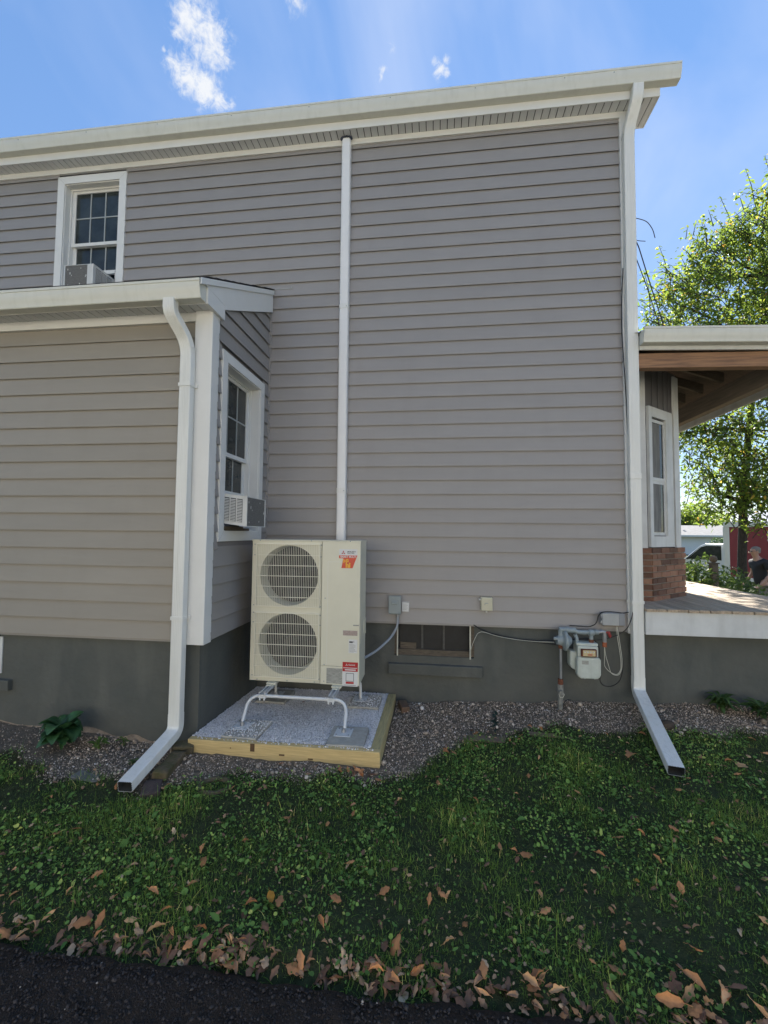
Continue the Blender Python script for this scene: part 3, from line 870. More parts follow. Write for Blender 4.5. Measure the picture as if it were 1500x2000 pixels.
# ------------------------------------------------------------------ window air conditioners
def window_ac(label, P, w, h, d, louvre_side, tilt, loc):
    """P(a, out, b): along the wall, outwards, up, relative to the sill corner"""
    T = thing('window_air_conditioner', label, 'air conditioner', loc, 'window air conditioners')
    def bx(mb, a0, a1, o0, o1, b0, b1):
        v = [P(a, o, b + o * -tilt) for a in (a0, a1) for o in (o0, o1) for b in (b0, b1)]
        return mb.add(v, [(0, 1, 3, 2), (4, 6, 7, 5), (0, 4, 5, 1), (2, 3, 7, 6), (0, 2, 6, 4), (1, 5, 7, 3)])
    bx(MB(), .004, w - .004, -.12, d - .012, .004, h - .004).build('housing', PAINTW, T)
    rim = MB(); t = .014
    bx(rim, 0, w, -.12, d, h - .006, h); bx(rim, 0, w, -.12, d, 0, .006)
    bx(rim, 0, t, d - .012, d, .006, h - .006); bx(rim, w - (t if louvre_side < 0 else w * .2), w, d - .012, d, .006, h - .006)
    rim.build('rim', PAINTW, T)
    cw = w - (t if louvre_side < 0 else w * .2)
    bx(MB(), t, cw, d - .0119, d - .006, .006, h - .006).build('coil', ACCOIL, T)
    fl = MB()
    for k in range(26):
        b = .01 + (h - .02) * k / 25; bx(fl, t, cw, d - .0058, d - .004, b, b + .002)
    fl.build('fin', mat('ac_fin', (.09, .09, .088), .6), T)
    dm = MB(); rr = random.Random(3)
    for k in range(9):
        a, b = rr.uniform(t + .02, cw - .02), rr.uniform(.03, h - .03); e = rr.uniform(.004, .016)
        bx(dm, a, a + e * rr.uniform(.3, 1), d - .0038, d - .003, b, b + e * rr.uniform(.6, 2.2))
    dm.build('paint_chip', WHITE, T)
    A0 = 0 if louvre_side < 0 else w
    s = -1 if louvre_side < 0 else 1
    rows_, colsn = 15, 3
    for c in range(colsn):
        mbl = MB(); o0, o1 = .02 + (d - .05) * c / colsn, .02 + (d - .05) * (c + 1) / colsn - .012
        bx(mbl, A0 + s * .0005, A0 + s * .002, o0, o1, .03, h - .03)
        mbl.build('vent_opening', DARK, T)
        mbl = MB()
        for r in range(rows_):
            b = .033 + (h - .066) * r / rows_; bx(mbl, A0 + s * .0021, A0 + s * .006, o0, o1, b, b + .007)
        mbl.build('louvre', PAINTW, T)
    return T
window_ac('white window air conditioner with chipped coil face in the upstairs window', lambda a, o, b: (-4.27 + a, -o, 4.56 + b), .37, .275, .30, 1, .02, (-4.08, -.1, 4.56))
window_ac('white louvred window air conditioner in the side window beside the heat pump', lambda a, o, b: (-1.90 + o, -.99 + a, 1.853 + b), .42, .268, .235, -1, .13, (-1.8, -.78, 1.85))
ap = MB()
for k in range(9): ap.prism([(-3.895 + k * .006, .02), (-3.892 + k * .006, .012), (-3.889 + k * .006, .02)], 2, 4.60, 4.95)
ap.box(-3.90, -3.85, .021, .025, 4.60, 4.95)
tag(rebase(ap.build('accordion_panel', LABELW)), 'pleated filler panel right of the upstairs window air conditioner', 'filler panel')
MB().box(-1.93, -1.885, -.95, -.45, 1.785, 1.81).box(-1.90, -1.87, -.98, -.62, 1.80, 1.825).build('sill_board', OLDWOOD, H)

# ------------------------------------------------------------------ heat pump on its stand
X0, X1, Yf, Yb, Za, Zb = -1.729, -.684, -.71, -.385, .387, 1.704
U = thing('heat_pump', 'tall cream two-fan heat pump outdoor unit standing on a white tube stand', 'heat pump', (-1.2, -.55, .385))
xd = -1.048
body = MB()
body.box(X0, X1, Yf + .03, Yb, Za, Zb - .012).box(X0 - .003, X1 + .003, Yf - .003, Yb + .003, Zb - .012, Zb)
body.box(xd + .0015, X1, Yf, Yf + .0295, .5545, Zb - .0135)            # service panel
body.box(xd + .0015, X1, Yf, Yf + .0295, Za, .552)
cz = [(1.371, .283), (.735, .283)]
zm = (1.078 + 1.028) / 2
body_fr = MB()
fy = Yf + .004
for (c, r), (za, zb) in zip(cz, ((zm, Zb - .0135), (Za, zm))):
    body_fr.holed(X0, xd - .0015, fy, za, zb, -1.365, c, r, 56)
    ring = [(r, fy), (r - .006, fy + .03), (r - .012, fy + .10), (r - .012, fy + .16)]
    n = 56
    vs = [(-1.365 + q[0] * cos(2 * pi * k / n), q[1], c + q[0] * sin(2 * pi * k / n)) for q in ring for k in range(n)]
    body_fr.add(vs, [(i * n + k, i * n + (k + 1) % n, (i + 1) * n + (k + 1) % n, (i + 1) * n + k) for i in range(3) for k in range(n)])
body_fr.box(X0, X0 + .003, fy, Yf + .03, Za, Zb - .0135).box(xd - .0045, xd - .0015, fy, Yf + .03, Za, Zb - .0135).box(X0, xd - .002, fy, Yf + .03, Za, Za + .003)
# body behind the fans is hollow: rebuild it as a shell
shell = MB()
shell.box(X0, X0 + .004, Yf + .03, Yb, Za, Zb - .012).box(X1 - .006, X1, Yf + .03, Yb, Za, Zb - .012).box(X0 + .004, X1 - .006, Yb - .004, Yb, Za, Zb - .012)
shell.box(X0 + .004, X1 - .006, Yf + .03, Yb - .004, Za, Za + .006).box(xd, xd + .004, Yf + .03, Yb - .004, Za + .006, Zb - .012)
shell.box(X0 - .003, X1 + .003, Yf - .003, Yb + .003, Zb - .012, Zb)
shell.box(xd + .0015, X1, Yf, Yf + .0295, .5545, Zb - .0135).box(xd + .0015, X1, Yf, Yf + .0295, Za, .552)
shell.build('cabinet', CREAM, U, bevel=.004)
body_fr.build('fan_panel', CREAM, U, smooth=40)
MB().box(X1 + .0005, X1 + .004, Yf + .05, Yb - .02, .75, 1.05).box(X1 + .0005, X1 + .012, Yf + .20, Yb - .04, .80, .95).build('side_cover', CREAM, U, bevel=.002)
MB().box(X0 + .01, xd - .01, Yb - .06, Yb - .05, Za + .02, Zb - .03).build('coil', COIL, U)
for c, r in cz:
    f = MB().lathe([(.05, 0), (.058, .01), (.058, .07), (.02, .09)], (-1.365, -.62, c), 1, 20).build('fan', FANM, U, smooth=40)
    for k in range(3):
        a0 = 2 * pi * k / 3 + .5; vs = []; nr, na = 6, 7
        for i in range(nr):
            rr_ = .055 + (r - .035 - .055) * i / (nr - 1); spn = .75 + .35 * i / nr
            for j in range(na):
                u = j / (na - 1) - .5; a = a0 + u * spn + .25 * i / nr
                vs.append((-1.365 + rr_ * cos(a), -.585 + u * .09, c + rr_ * sin(a)))
        MB().add(vs, [(i * na + j, i * na + j + 1, (i + 1) * na + j + 1, (i + 1) * na + j) for i in range(nr - 1) for j in range(na - 1)]).build('blade', FANM, f, smooth=60)
def grille(x0, x1, z0, z1, hs):
    g = frame_rect(MB(), x0, x1, z0, z1, .006, lambda a, b, l: (a, Yf - .012 if l == 0 else Yf + .003, b)).build('fan_grille', GRILLE, U)
    m = MB(); n = 36
    for k in range(1, n):
        x = x0 + (x1 - x0) * k / n
        m.box(x - .0015, x + .0015, Yf - .0135, Yf - .0105, z0 + .004, z1 - .004)
    m.build('wire', GRILLE, g)
    m = MB()
    for z in hs: m.box(x0, x1, Yf - .018, Yf - .0136, z - .0025, z + .0025)
    m.build('cross_wire', GRILLE, g)
grille(-1.683, -1.064, 1.078, 1.668, [1.561, 1.464, 1.366, 1.268, 1.170])
grille(-1.683, -1.064, .427, 1.024, [.927, .829, .731, .632, .533])
sc_ = MB()
for x, z in ((-1.700, 1.66), (-1.70, 1.56), (-1.70, 1.09), (-1.70, 1.02), (-1.7, .93), (-1.7, .44), (-1.054, 1.66), (-1.054, 1.55), (-1.054, 1.09), (-1.054, 1.01), (-1.054, .92), (-1.056, .43), (-1.01, 1.17), (-1.01, .565), (-1.01, .415), (-1.65, .402), (-1.36, .402), (-1.1, .402), (-1.65, 1.698), (-1.15, 1.698), (-.78, 1.698)):
    sc_.cyl((x, Yf - .0055, z), .0052, .004, 1, 8)
sc_.build('screw', REGUL, U)
MB().box(-.752, -.688, Yf - .006, Yf - .0005, .905, .912).box(-.752, -.745, Yf - .006, Yf - .0005, .912, .937).box(-.745, -.688, Yf - .0025, Yf - .0005, .912, .934).build('handle', CREAM, U)
MB().box(-.744, -.69, Yf - .0035, Yf - .0026, .925, .936).build('handle_recess', LABELG, U)
MB().box(X0 - .012, X0 - .001, -.66, -.6, .94, .965).build('hook', BLACKP, U)
for s0, s1, t0, t1 in ((-.99, -.72, 1.505, 1.507), (-.99, -.988, .56, 1.505)): MB().box(s0, s1, Yf - .0006, Yf - .0002, t0, t1).build('embossed_line', WHITE, U)
def sticker(x0, x1, z0, z1, m, lift=.0012):
    return MB().box(x0, x1, Yf - lift, Yf - .0003, z0, z1).build('sticker', m, U)
def text(body_, x, z, size, m, parent=U, y=None, sx=1.0, bold=.0, rot=0.0, align='CENTER', rx=pi / 2):
    cu = bpy.data.curves.new('lettering', 'FONT'); cu.body = body_; cu.size = size; cu.align_x = align; cu.offset = bold
    cu.materials.append(m)
    o = bpy.data.objects.new('lettering', cu); COL.objects.link(o)
    attach(o, parent, (x, Yf - .0017 if y is None else y, z)); o.rotation_euler = (rx, 0, rot); o.scale = (sx, 1, 1)
    me = bpy.data.meshes.new_from_object(o); me.name = 'lettering'
    if not me.materials: me.materials.append(m)
    q = bpy.data.objects.new('lettering', me); COL.objects.link(q); q.parent = parent
    q.location = o.location; q.rotation_euler = o.rotation_euler; q.scale = o.scale
    bpy.data.objects.remove(o); bpy.data.curves.remove(cu)
    return q
# top right brand sticker
sticker(-.885, -.713, 1.56, 1.625, LABELW)
d0 = Vector((-.845, 1.592))
for a in (90, 210, 330):
    u = Vector((cos(radians(a)), sin(radians(a)))) * .021; v = Vector((-u.y, u.x)) * .29
    mid = d0 + u * .5
    MB().add([(p.x, Yf - .0019, p.y) for p in (d0, mid + v, d0 + u, mid - v)], [(0, 1, 2, 3)]).build('diamond', RED, U)
text('MITSUBISHI', -.768, 1.597, .0155, INK, bold=.0003); text('ELECTRIC', -.774, 1.583, .0155, INK, bold=.0003)
MB().prism([(-.885, 1.568), (-.713, 1.568), (-.757, 1.450), (-.862, 1.450), (-.845, 1.540), (-.885, 1.540)], 1, Yf - .0022, Yf - .0014).build('sticker', REDORANGE, U)
text('SMART MULTI', -.799, 1.546, .026, LABELW, y=Yf - .0026, bold=.0007, sx=.92)
text('H', -.828, 1.500, .045, YELLOW, y=Yf - .0026, bold=.002); text('2', -.803, 1.508, .034, YELLOW, y=Yf - .0026, bold=.002)
text('hi', -.800, 1.457, .062, YELLOW, y=Yf - .0026, bold=.0035)
sticker(-.838, -.704, .836, .881, mat('label_pink', (.42, .33, .29), .6, var=.5, vscale=160, stretch=(.3, 1, 3)))
sticker(-.784, -.704, .678, .801, LABELW)
MB().box(-.778, -.745, Yf - .0019, Yf - .0013, .770, .785).box(-.738, -.734, Yf - .0019, Yf - .0013, .772, .790).build('print', INK, U)
for k in range(9): MB().box(-.778, -.778 + random.uniform(.04, .068), Yf - .0019, Yf - .0013, .755 - k * .0085, .7575 - k * .0085).build('print', LABELG, U)
sticker(-.987, -.840, .396, .535, LABELG)
sticker(-.838, -.696, .380, .512, LABELW); sticker(-.838, -.696, .5121, .596, RED)
for a in (90, 210, 330):
    u = Vector((cos(radians(a)), sin(radians(a)))) * .012; v = Vector((-u.y, u.x)) * .29; c0 = Vector((-.800, .571)); mid = c0 + u * .5
    MB().add([(p.x, Yf - .0019, p.y) for p in (c0, mid + v, c0 + u, mid - v)], [(0, 1, 2, 3)]).build('diamond', LABELW, U)
text('Summit', -.752, .566, .02, LABELW, bold=.0003)
MB().box(-.832, -.702, Yf - .0019, Yf - .0013, .541, .547).box(-.815, -.715, Yf - .0019, Yf - .0013, .522, .532).build('print', LABELW, U)
frame_rect(MB(), -.806, -.732, .424, .498, .004, lambda a, b, l: (a, Yf - .002 if l == 0 else Yf - .0013, b)).build('print', INK, U)
MB().box(-.806, -.732, Yf - .002, Yf - .0013, .402, .420).build('print', RED, U)
MB().box(-.825, -.712, Yf - .002, Yf - .0013, .388, .391).build('print', INK, U)

ST = thing('heat_pump_stand', 'white bent tube stand carrying the cream heat pump above the gravel bed', 'stand', (-1.2, -.6, .1))
for x in (-1.50, -.885):
    r = MB().box(x - .028, x + .028, -.955, -.26, .352, .356).box(x - .028, x - .024, -.955, -.26, .356, .377).box(x + .024, x + .028, -.955, -.26, .356, .377).box(x - .028, x - .009, -.955, -.26, .374, .377).box(x + .009, x + .028, -.955, -.26, .374, .377)
    r.build('rail', STEEL, ST)
    MB().box(x - .045, x + .045, -.755, -.70, .372, .3865).box(x - .03, x + .03, -.80, -.7551, .372, .380).cyl((x, -.755, .386), .008, .012, 2, 8).build('mounting_foot', CREAM, ST, bevel=.002)
    for yy in (-.93, -.30):
        MB().box(x - .034, x + .034, yy - .022, yy + .022, .322, .3515).cyl((x - .02, yy - .02, .315), .008, .02, 2, 8).cyl((x + .02, yy - .02, .315), .008, .02, 2, 8).build('clamp', STEEL, ST, bevel=.003)
PADT = {1: .125, 0: .098}
def ground_bed(x, y):
    x = np.asarray(x, float); y = np.asarray(y, float)
    return .062 + (.05) * np.clip((-.05 - y) / 1.2, 0, 1)
for yy, yl, zt in ((-.93, -1.06, .128), (-.30, -.275, .105)):
    xl, xr = -1.625, -.745
    pth = bend([(xl - .005, yl, zt + .004), (xl, yy, .338), (xr, yy, .338), (xr + .005, yl, zt + .004)], .12, 8)
    MB().tube(pth, .0145, 12).build('leg_frame', STEEL, ST, smooth=50)
    for x in (xl, xr):
        MB().box(x - .07, x + .07, yl - .075, yl + .075, zt, zt + .005).build('base_plate', STEEL, ST, bevel=.002)
        mbb = MB().lathe([(.02, 0), (.018, .012), (.0155, .03)], (x, yl, zt + .005), 2, 12)
        for sx_ in (-.05, .05):
            for sy_ in (-.055, .055): mbb.cyl((x + sx_, yl + sy_, zt + .008), .006, .006, 2, 8)
        mbb.build('bolt_set', GALV, ST, smooth=40)
for x, y, zt, lab, rz in ((-.70, -1.10, .128, 'square grey concrete paver under the front right foot of the stand', .03), (-1.56, -1.09, .128, 'grey concrete paver under the front left foot, dusted with white gravel', -.04), (-.69, -.30, .105, 'grey concrete paver under the rear right foot, by the wall', .02), (-1.62, -.30, .105, 'grey concrete paver under the rear left foot, in shade behind the heat pump', 0)):
    p = MB().box(-.15, .15, -.165, .165, -.05, -.0005).build('concrete_paver', CONC, None, bevel=.006)
    p.location = (x, y, zt); p.rotation_euler = (0, 0, rz)
    tag(p, lab, 'paver', 'concrete pavers under the stand')

# white gravel bed in a timber frame
WG = mat('white_gravel', (.5, .5, .5), .8, tint=[(0, (.34, .31, .28)), (.3, (.58, .55, .52)), (.7, (.82, .79, .76)), (1, (.90, .87, .85))], bump=.15, bscale=200, spec=.12)
bx_ = np.linspace(-1.962, -.488, 60); by_ = np.linspace(-1.262, .018, 52)
BX, BY = np.meshgrid(bx_, by_, indexing='ij'); BZ = ground_bed(BX, BY) - .004 + rng.normal(0, .002, BX.shape)
ii = np.arange(BX.size).reshape(BX.shape); q = np.stack([ii[:-1, :-1], ii[1:, :-1], ii[1:, 1:], ii[:-1, 1:]], -1).reshape(-1, 4)
bed = np_mesh('gravel_bed', np.stack([BX, BY, BZ], -1).reshape(-1, 3), q.ravel(), np.full(len(q), 4), mat('gravel_fines', (.50, .46, .42), .95, var=.4, vscale=90, bump=.8, bscale=200), None, True)
tag(bed, 'bed of fine pale stone dust under the white gravel', None, None, 'stuff')
PADS = [(-.70, -1.10), (-1.56, -1.09), (-.69, -.30), (-1.62, -.30)]
def reg_bed(n):
    x = rng.uniform(-1.958, -.492, n); y = rng.uniform(-1.256, .012, n); k = np.ones(n, bool)
    for i, (px, py) in enumerate(PADS):
        ins = (np.abs(x - px) < .155) & (np.abs(y - py) < .17)
        k &= ~ins | (rng.random(n) < [.0, .0, .0, .0][i])
    return np.stack([x, y], -1)[k]
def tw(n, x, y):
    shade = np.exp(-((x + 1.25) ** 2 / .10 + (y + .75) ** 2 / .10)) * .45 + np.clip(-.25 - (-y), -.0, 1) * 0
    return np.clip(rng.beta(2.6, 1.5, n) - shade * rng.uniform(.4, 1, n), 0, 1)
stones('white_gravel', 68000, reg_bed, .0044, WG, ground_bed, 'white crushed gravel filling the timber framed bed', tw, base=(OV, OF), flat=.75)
def reg_dust(n):      # gravel thrown over two pavers and the timber tops
    x = np.concatenate([rng.uniform(-1.71, -1.41, n // 2), rng.uniform(-.84, -.54, n // 3), rng.uniform(-1.9, -.45, n // 6)])
    y = np.concatenate([rng.uniform(-1.25, -.93, n // 2), rng.uniform(-.46, -.14, n // 3), rng.uniform(-1.30, -1.27, n // 6)])
    return np.stack([x, y], -1)
def hd(x, y): return np.where(y < -1.262, .116, np.where(y < -.6, .129, .106))
stones('white_gravel', 800, reg_dust, .0048, WG, hd, 'white gravel spilled over the pavers and timber', lambda n, x, y: rng.beta(2.4, 1.5, n))

TF = thing('timber_frame', 'low pressure treated timber frame round the white gravel bed', 'garden border', (-1.2, -1.3, 0))
MB().box(-1.962, -.410, -1.315, -1.263, -.02, .116).build('front_timber', PINE_M, TF, bevel=.004)
def quad_beam(x0, x1, y0, y1, z0, z1a, z1b):
    return MB().add([(x0, y0, z0), (x1, y0, z0), (x1, y1, z0), (x0, y1, z0), (x0, y0, z1a), (x1, y0, z1a), (x1, y1, z1b), (x0, y1, z1b)], [(0, 3, 2, 1), (4, 5, 6, 7), (0, 1, 5, 4), (1, 2, 6, 5), (2, 3, 7, 6), (3, 0, 4, 7)])
quad_beam(-.49, -.411, -1.2625, .0, -.02, .115, .07).build('side_timber', PINE_G, TF, bevel=.005)
kn = MB()
for x, z, a, b in ((-1.42, .085, .018, .03), (-1.18, .045, .022, .006), (-.95, .03, .02, .005), (-1.6, .07, .004, .004)): kn.box(x - a, x + a, -1.3162, -1.3151, z - b, z + b)
kn.build('knot', mat('knot', (.10, .055, .025), .8), TF)

# ------------------------------------------------------------------ small wall fittings
E = thing('electrical_disconnect', 'grey metal disconnect box on the siding right of the heat pump', 'electrical box', (-.42, -.05, .92))
MB().box(-.482, -.360, -.085, -.015, .922, 1.110).build('enclosure', DGREY, E, bevel=.006)
MB().box(-.487, -.355, -.095, -.086, .930, 1.116).build('cover', DGREY, E, bevel=.004)
MB().box(-.458, -.388, -.104, -.0955, 1.028, 1.066).build('hasp', DGREY, E, bevel=.004)
MB().box(-.450, -.396, -.1062, -.1045, 1.036, 1.056).build('hasp_plate', REGUL, E)
MB().cyl((-.392, -.055, .912), .018, .03, 2, 12).build('fitting', GALV, E, smooth=40)
tagp = MB().add([(-.350, -.03, .948), (-.278, -.024, .944), (-.274, -.03, 1.040), (-.348, -.036, 1.046)], [(0, 1, 2, 3), (3, 2, 1, 0)]).build('paper_tag', LABELW)
for k in range(5): MB().box(-.342, -.30 + .01 * (k % 2), -.0375, -.0365, 1.024 - k * .014, 1.0265 - k * .014).build('print', LABELG, tagp)
MB().box(-.352, -.272, -.023, -.016, .94, 1.05).build('backing_plate', GREYPL, tagp)
tag(tagp, 'small white printed tag just right of the grey disconnect box', 'tag')
cd_ = bend([(-.392, -.055, .90), (-.392, -.06, .80), (-.45, -.09, .69), (-.58, -.22, .58), (-.685, -.42, .555)], .14, 7)
tag(rebase(MB().tube(cd_, .0125, 10).build('conduit', mat('liquidtight', (.30, .33, .36), .45), None, smooth=50)), 'grey flexible conduit curving from the disconnect box to the heat pump', 'conduit')
Bx = thing('junction_box', 'small beige plastic box on the siding above the basement window', 'junction box', (.53, -.04, .98))
MB().box(.470, .585, -.062, -.015, .984, 1.124).build('base', BEIGE, Bx, bevel=.005)
MB().box(.474, .588, -.074, -.0625, .986, 1.120).build('cover', BEIGE, Bx, bevel=.006)
MB().box(.51, .545, -.078, -.0745, 1.062, 1.068).box(.508, .513, -.078, -.0745, 1.045, 1.062).build('latch_mark', REGUL, Bx)
MB().cyl((.462, -.05, 1.098), .009, .02, 0, 10).cyl((.528, -.05, .976), .010, .018, 2, 10).build('screw', LABELW, Bx)

G = thing('gas_meter', 'pale green gas meter with grey regulator and pipework on the foundation', 'gas meter', (1.45, -.15, .39))
bd_ = MB().prism([(1.362, .44), (1.375, .412), (1.40, .397), (1.545, .397), (1.570, .412), (1.582, .44), (1.582, .575), (1.570, .598), (1.372, .598), (1.362, .575)], 1, -.235, -.17)
bd_.build('meter_case', METER, G, bevel=.012, seg=3)
MB().prism([(1.318, .50), (1.335, .468), (1.37, .455), (1.50, .455), (1.53, .50), (1.53, .63), (1.318, .64)], 1, -.165, -.06).build('meter_case', METER, G, bevel=.015, seg=3)
MB().box(1.375, 1.565, -.215, -.08, .599, .70).box(1.37, 1.57, -.20, -.09, .70, .728).build('meter_head', METER, G, bevel=.008)
MB().box(1.400, 1.542, -.245, -.216, .608, .680).build('index_frame', RUST, G, bevel=.006)
MB().box(1.415, 1.527, -.2475, -.2455, .617, .671).build('index_face', mat('index_face', (.55, .46, .25), .5), G)
for k in range(4):
    MB().cyl((1.432 + k * .026, -.2485, .655), .008, .002, 1, 12).build('dial', LABELW, G)
    MB().box(1.430 + k * .026, 1.434 + k * .026, -.2505, -.2496, .653, .662).build('dial_hand', INK, G)
text('0000', 1.478, .623, .022, RED, parent=G, y=-.2485, bold=.0006)
MB().box(1.405, 1.468, -.2365, -.2352, .535, .57).build('name_plate', LABELG, G)
mb = MB()
for k in range(10):
    a = (1.378, .43) if k == 0 else None
for x, z in ((1.38, .58), (1.38, .50), (1.385, .425), (1.43, .405), (1.52, .405), (1.56, .425), (1.566, .50), (1.562, .58)): mb.cyl((x, -.238, z), .006, .008, 1, 8)
mb.build('bolt', METER, G)
mb = MB().lathe([(.02, -.10), (.045, -.095), (.055, -.06), (.095, -.045), (.100, -.035), (.100, -.025), (.095, -.02), (.06, .0), (.03, .03)], (1.305, -.155, .737), 0, 24)
vv = mb
mb.build('regulator', REGUL, G, smooth=35)
rgb = MB().cyl((1.24, -.155, .735), .042, .09, 0, 16).cyl((1.235, -.155, .80), .022, .07, 2, 12).cyl((1.19, -.17, .755), .016, .05, 0, 10)
for k in range(8):
    a = 2 * pi * k / 8; rgb.cyl((1.272, -.155 + .085 * cos(a), .737 + .085 * sin(a)), .007, .016, 0, 6)
rgb.build('regulator_body', REGUL, G, smooth=35)
MB().tube([(1.232, -.155, .67), (1.232, -.155, .36)], .0125, 12).build('riser_pipe', GALV, G, smooth=50)
MB().cyl((1.232, -.155, .675), .020, .035, 2, 12).cyl((1.228, -.155, .335), .025, .055, 2, 12).build('rusty_coupling', RUST, G, smooth=40)
sv = MB().cyl((1.226, -.155, .27), .028, .08, 2, 12).cyl((1.222, -.155, .24), .022, .11, 1, 12).cyl((1.226, -.155, .19), .024, .10, 2, 12).cyl((1.225, -.155, .09), .022, .16, 2, 12).cyl((1.225, -.155, .14), .026, .02, 2, 12)
sv.build('stop_valve', mat('old_valve', (.24, .24, .21), .7, var=.4, vscale=30, bump=.4, bscale=90), G, smooth=40)
MB().tube([(1.20, -.19, .23), (1.21, -.20, .20), (1.235, -.205, .20), (1.25, -.20, .225), (1.24, -.19, .25)], .003, 6).build('seal_wire', CABLEW, G)
mf = MB().cyl((1.27, -.155, .842), .024, .10, 0, 14).cyl((1.30, -.155, .842), .030, .02, 0, 14).cyl((1.345, -.155, .838), .026, .06, 0, 14)
mf.tube([(1.34, -.155, .835), (1.41, -.155, .822), (1.52, -.155, .822)], .020, 12)
mf.cyl((1.522, -.155, .822), .029, .05, 0, 12).cyl((1.57, -.155, .828), .025, .035, 0, 12).cyl((1.522, -.155, .79), .018, .08, 2, 12)
mf.build('manifold_pipe', REGUL, G, smooth=40)
MB().cyl((1.522, -.155, .742), .022, .03, 2, 12).build('rusty_coupling', RUST, G, smooth=40)
MB().tube([(1.37, -.155, .80), (1.385, -.155, .76), (1.385, -.155, .725)], .017, 12).build('inlet_pipe', REGUL, G, smooth=40)
MB().tube([(1.585, -.155, .825), (1.615, -.155, .838), (1.640, -.155, .83), (1.645, -.155, .78), (1.645, -.155, .735)], [.016, .02, .024, .02, .019], 12).build('outlet_pipe', GALV, G, smooth=50)
MB().cyl((1.645, -.155, .712), .021, .045, 2, 12).build('rusty_coupling', mat('copper_rust', (.35, .10, .04), .7, var=.4, vscale=40), G, smooth=40)
MB().tube([(1.655, -.165, .83), (1.675, -.175, .835), (1.688, -.175, .80), (1.69, -.17, .785)], [.008, .017, .017, .009], 10).build('valve_handle', mat('red_paint', (.30, .04, .035), .6), G, smooth=50)

NB = thing('utility_box', 'grey telephone utility box at the foot of the right corner, above the meter cables', 'utility box', (1.74, -.08, .88))
MB().box(1.655, 1.86, -.10, -.017, .892, 1.003).build('enclosure', GREYPL, NB, bevel=.006)
MB().box(1.645, 1.80, -.112, -.101, .888, 1.006).build('lid', GREYPL, NB, bevel=.004)
MB().box(1.80, 1.855, -.108, -.101, .888, 1.006).build('side_lid', mat('grey_plastic_dark', (.24, .25, .26), .5), NB, bevel=.004)
MB().box(1.633, 1.645, -.105, -.09, .965, .995).box(1.633, 1.645, -.105, -.09, .905, .935).build('hinge', GREYPL, NB)
MB().box(1.67, 1.85, -.09, -.03, .872, .8915).build('cable_tray', mat('tan_plastic', (.22, .19, .15), .7), NB)

def cable(label, pts, r, m, smooth_r=.08, cat='cable', grp=None):
    o = MB().tube(bend(pts, smooth_r, 5), r, 6).build('cable', m, None, smooth=60)
    rebase(o); tag(o, label, cat, grp)
cable('black cable running down the white corner trim to the utility box', [(1.925, -.04, 4.55), (1.905, -.045, 4.2), (1.897, -.05, 3.9), (1.925, -.05, 3.3), (1.943, -.055, 2.53), (1.95, -.06, 2.0), (1.962, -.065, 1.5), (1.955, -.075, 1.15), (1.93, -.10, .98), (1.87, -.12, .86), (1.80, -.10, .80), (1.72, -.09, .76), (1.60, -.08, .73), (1.52, -.07, .73)], .0045, CABLE, .2)
cable('thin black cable looping over the top of the grey utility box', [(1.918, -.04, 1.01), (1.86, -.05, 1.0), (1.80, -.10, 1.015), (1.70, -.11, 1.025), (1.64, -.09, 1.01), (1.615, -.08, .97), (1.61, -.08, .93), (1.59, -.08, .89), (1.54, -.07, .86), (1.35, -.05, .862)], .005, CABLE)
cable('long black cable sagging in a loop below the gas meter', [(1.50, -.05, .73), (1.58, -.06, .74), (1.615, -.10, .68), (1.615, -.12, .52), (1.60, -.16, .42), (1.60, -.14, .36), (1.64, -.11, .30), (1.72, -.10, .29), (1.80, -.10, .34), (1.835, -.09, .45), (1.835, -.09, .55), (1.80, -.09, .76), (1.80, -.08, .88)], .0045, CABLE)
cable('black cable drooping along the foundation from the basement window to the meter', [(.40, -.02, .83), (.47, -.03, .79), (.56, -.04, .755), (.72, -.045, .722), (.90, -.05, .70), (1.08, -.05, .695), (1.30, -.04, .715), (1.55, -.04, .74)], .006, CABLE, .1)
cable('second black cable drooping just under the first towards the meter', [(.58, -.035, .752), (.74, -.04, .715), (.92, -.045, .69), (1.10, -.05, .675), (1.30, -.04, .66)], .005, CABLE, .1)
cable('white cable from the basement window frame joining the black cables', [(.365, .0, .50), (.37, -.005, .56), (.40, -.02, .66), (.44, -.03, .745), (.475, -.035, .765), (.52, -.04, .76), (.64, -.055, .728), (.80, -.055, .705), (1.0, -.06, .69), (1.2, -.05, .69)], .003, CABLEW, .08)
cable('inner white cable hanging in a narrower loop below the utility box', [(1.785, -.09, .875), (1.785, -.10, .78), (1.80, -.10, .68), (1.815, -.10, .56), (1.815, -.10, .46), (1.78, -.10, .405), (1.71, -.10, .43), (1.655, -.11, .49), (1.655, -.12, .56), (1.648, -.14, .69)], .003, CABLEW, .06, 'cable', 'white cable loops by the meter')
cable('outer white cable hanging in a wider loop below the utility box', [(1.790, -.095, .875), (1.795, -.105, .80), (1.81, -.105, .68), (1.825, -.105, .57), (1.822, -.105, .47), (1.79, -.105, .40), (1.72, -.105, .415), (1.69, -.11, .52), (1.665, -.12, .60), (1.65, -.14, .69)], .003, CABLEW, .06, 'cable', 'white cable loops by the meter')
cable('overhead service wire sagging from the house corner to the porch roof', [(2.07, .30, 5.25), (2.22, .30, 5.06), (2.5, .62, 4.75), (2.96, 1.2, 4.40), (3.2, 1.5, 4.2)], .006, CABLE, .1)
cable('second service wire beside the first above the porch roof', [(2.07, .32, 5.15), (2.20, .33, 4.95), (2.45, .60, 4.72), (2.90, 1.18, 4.40), (3.1, 1.5, 4.2)], .005, CABLE, .1)
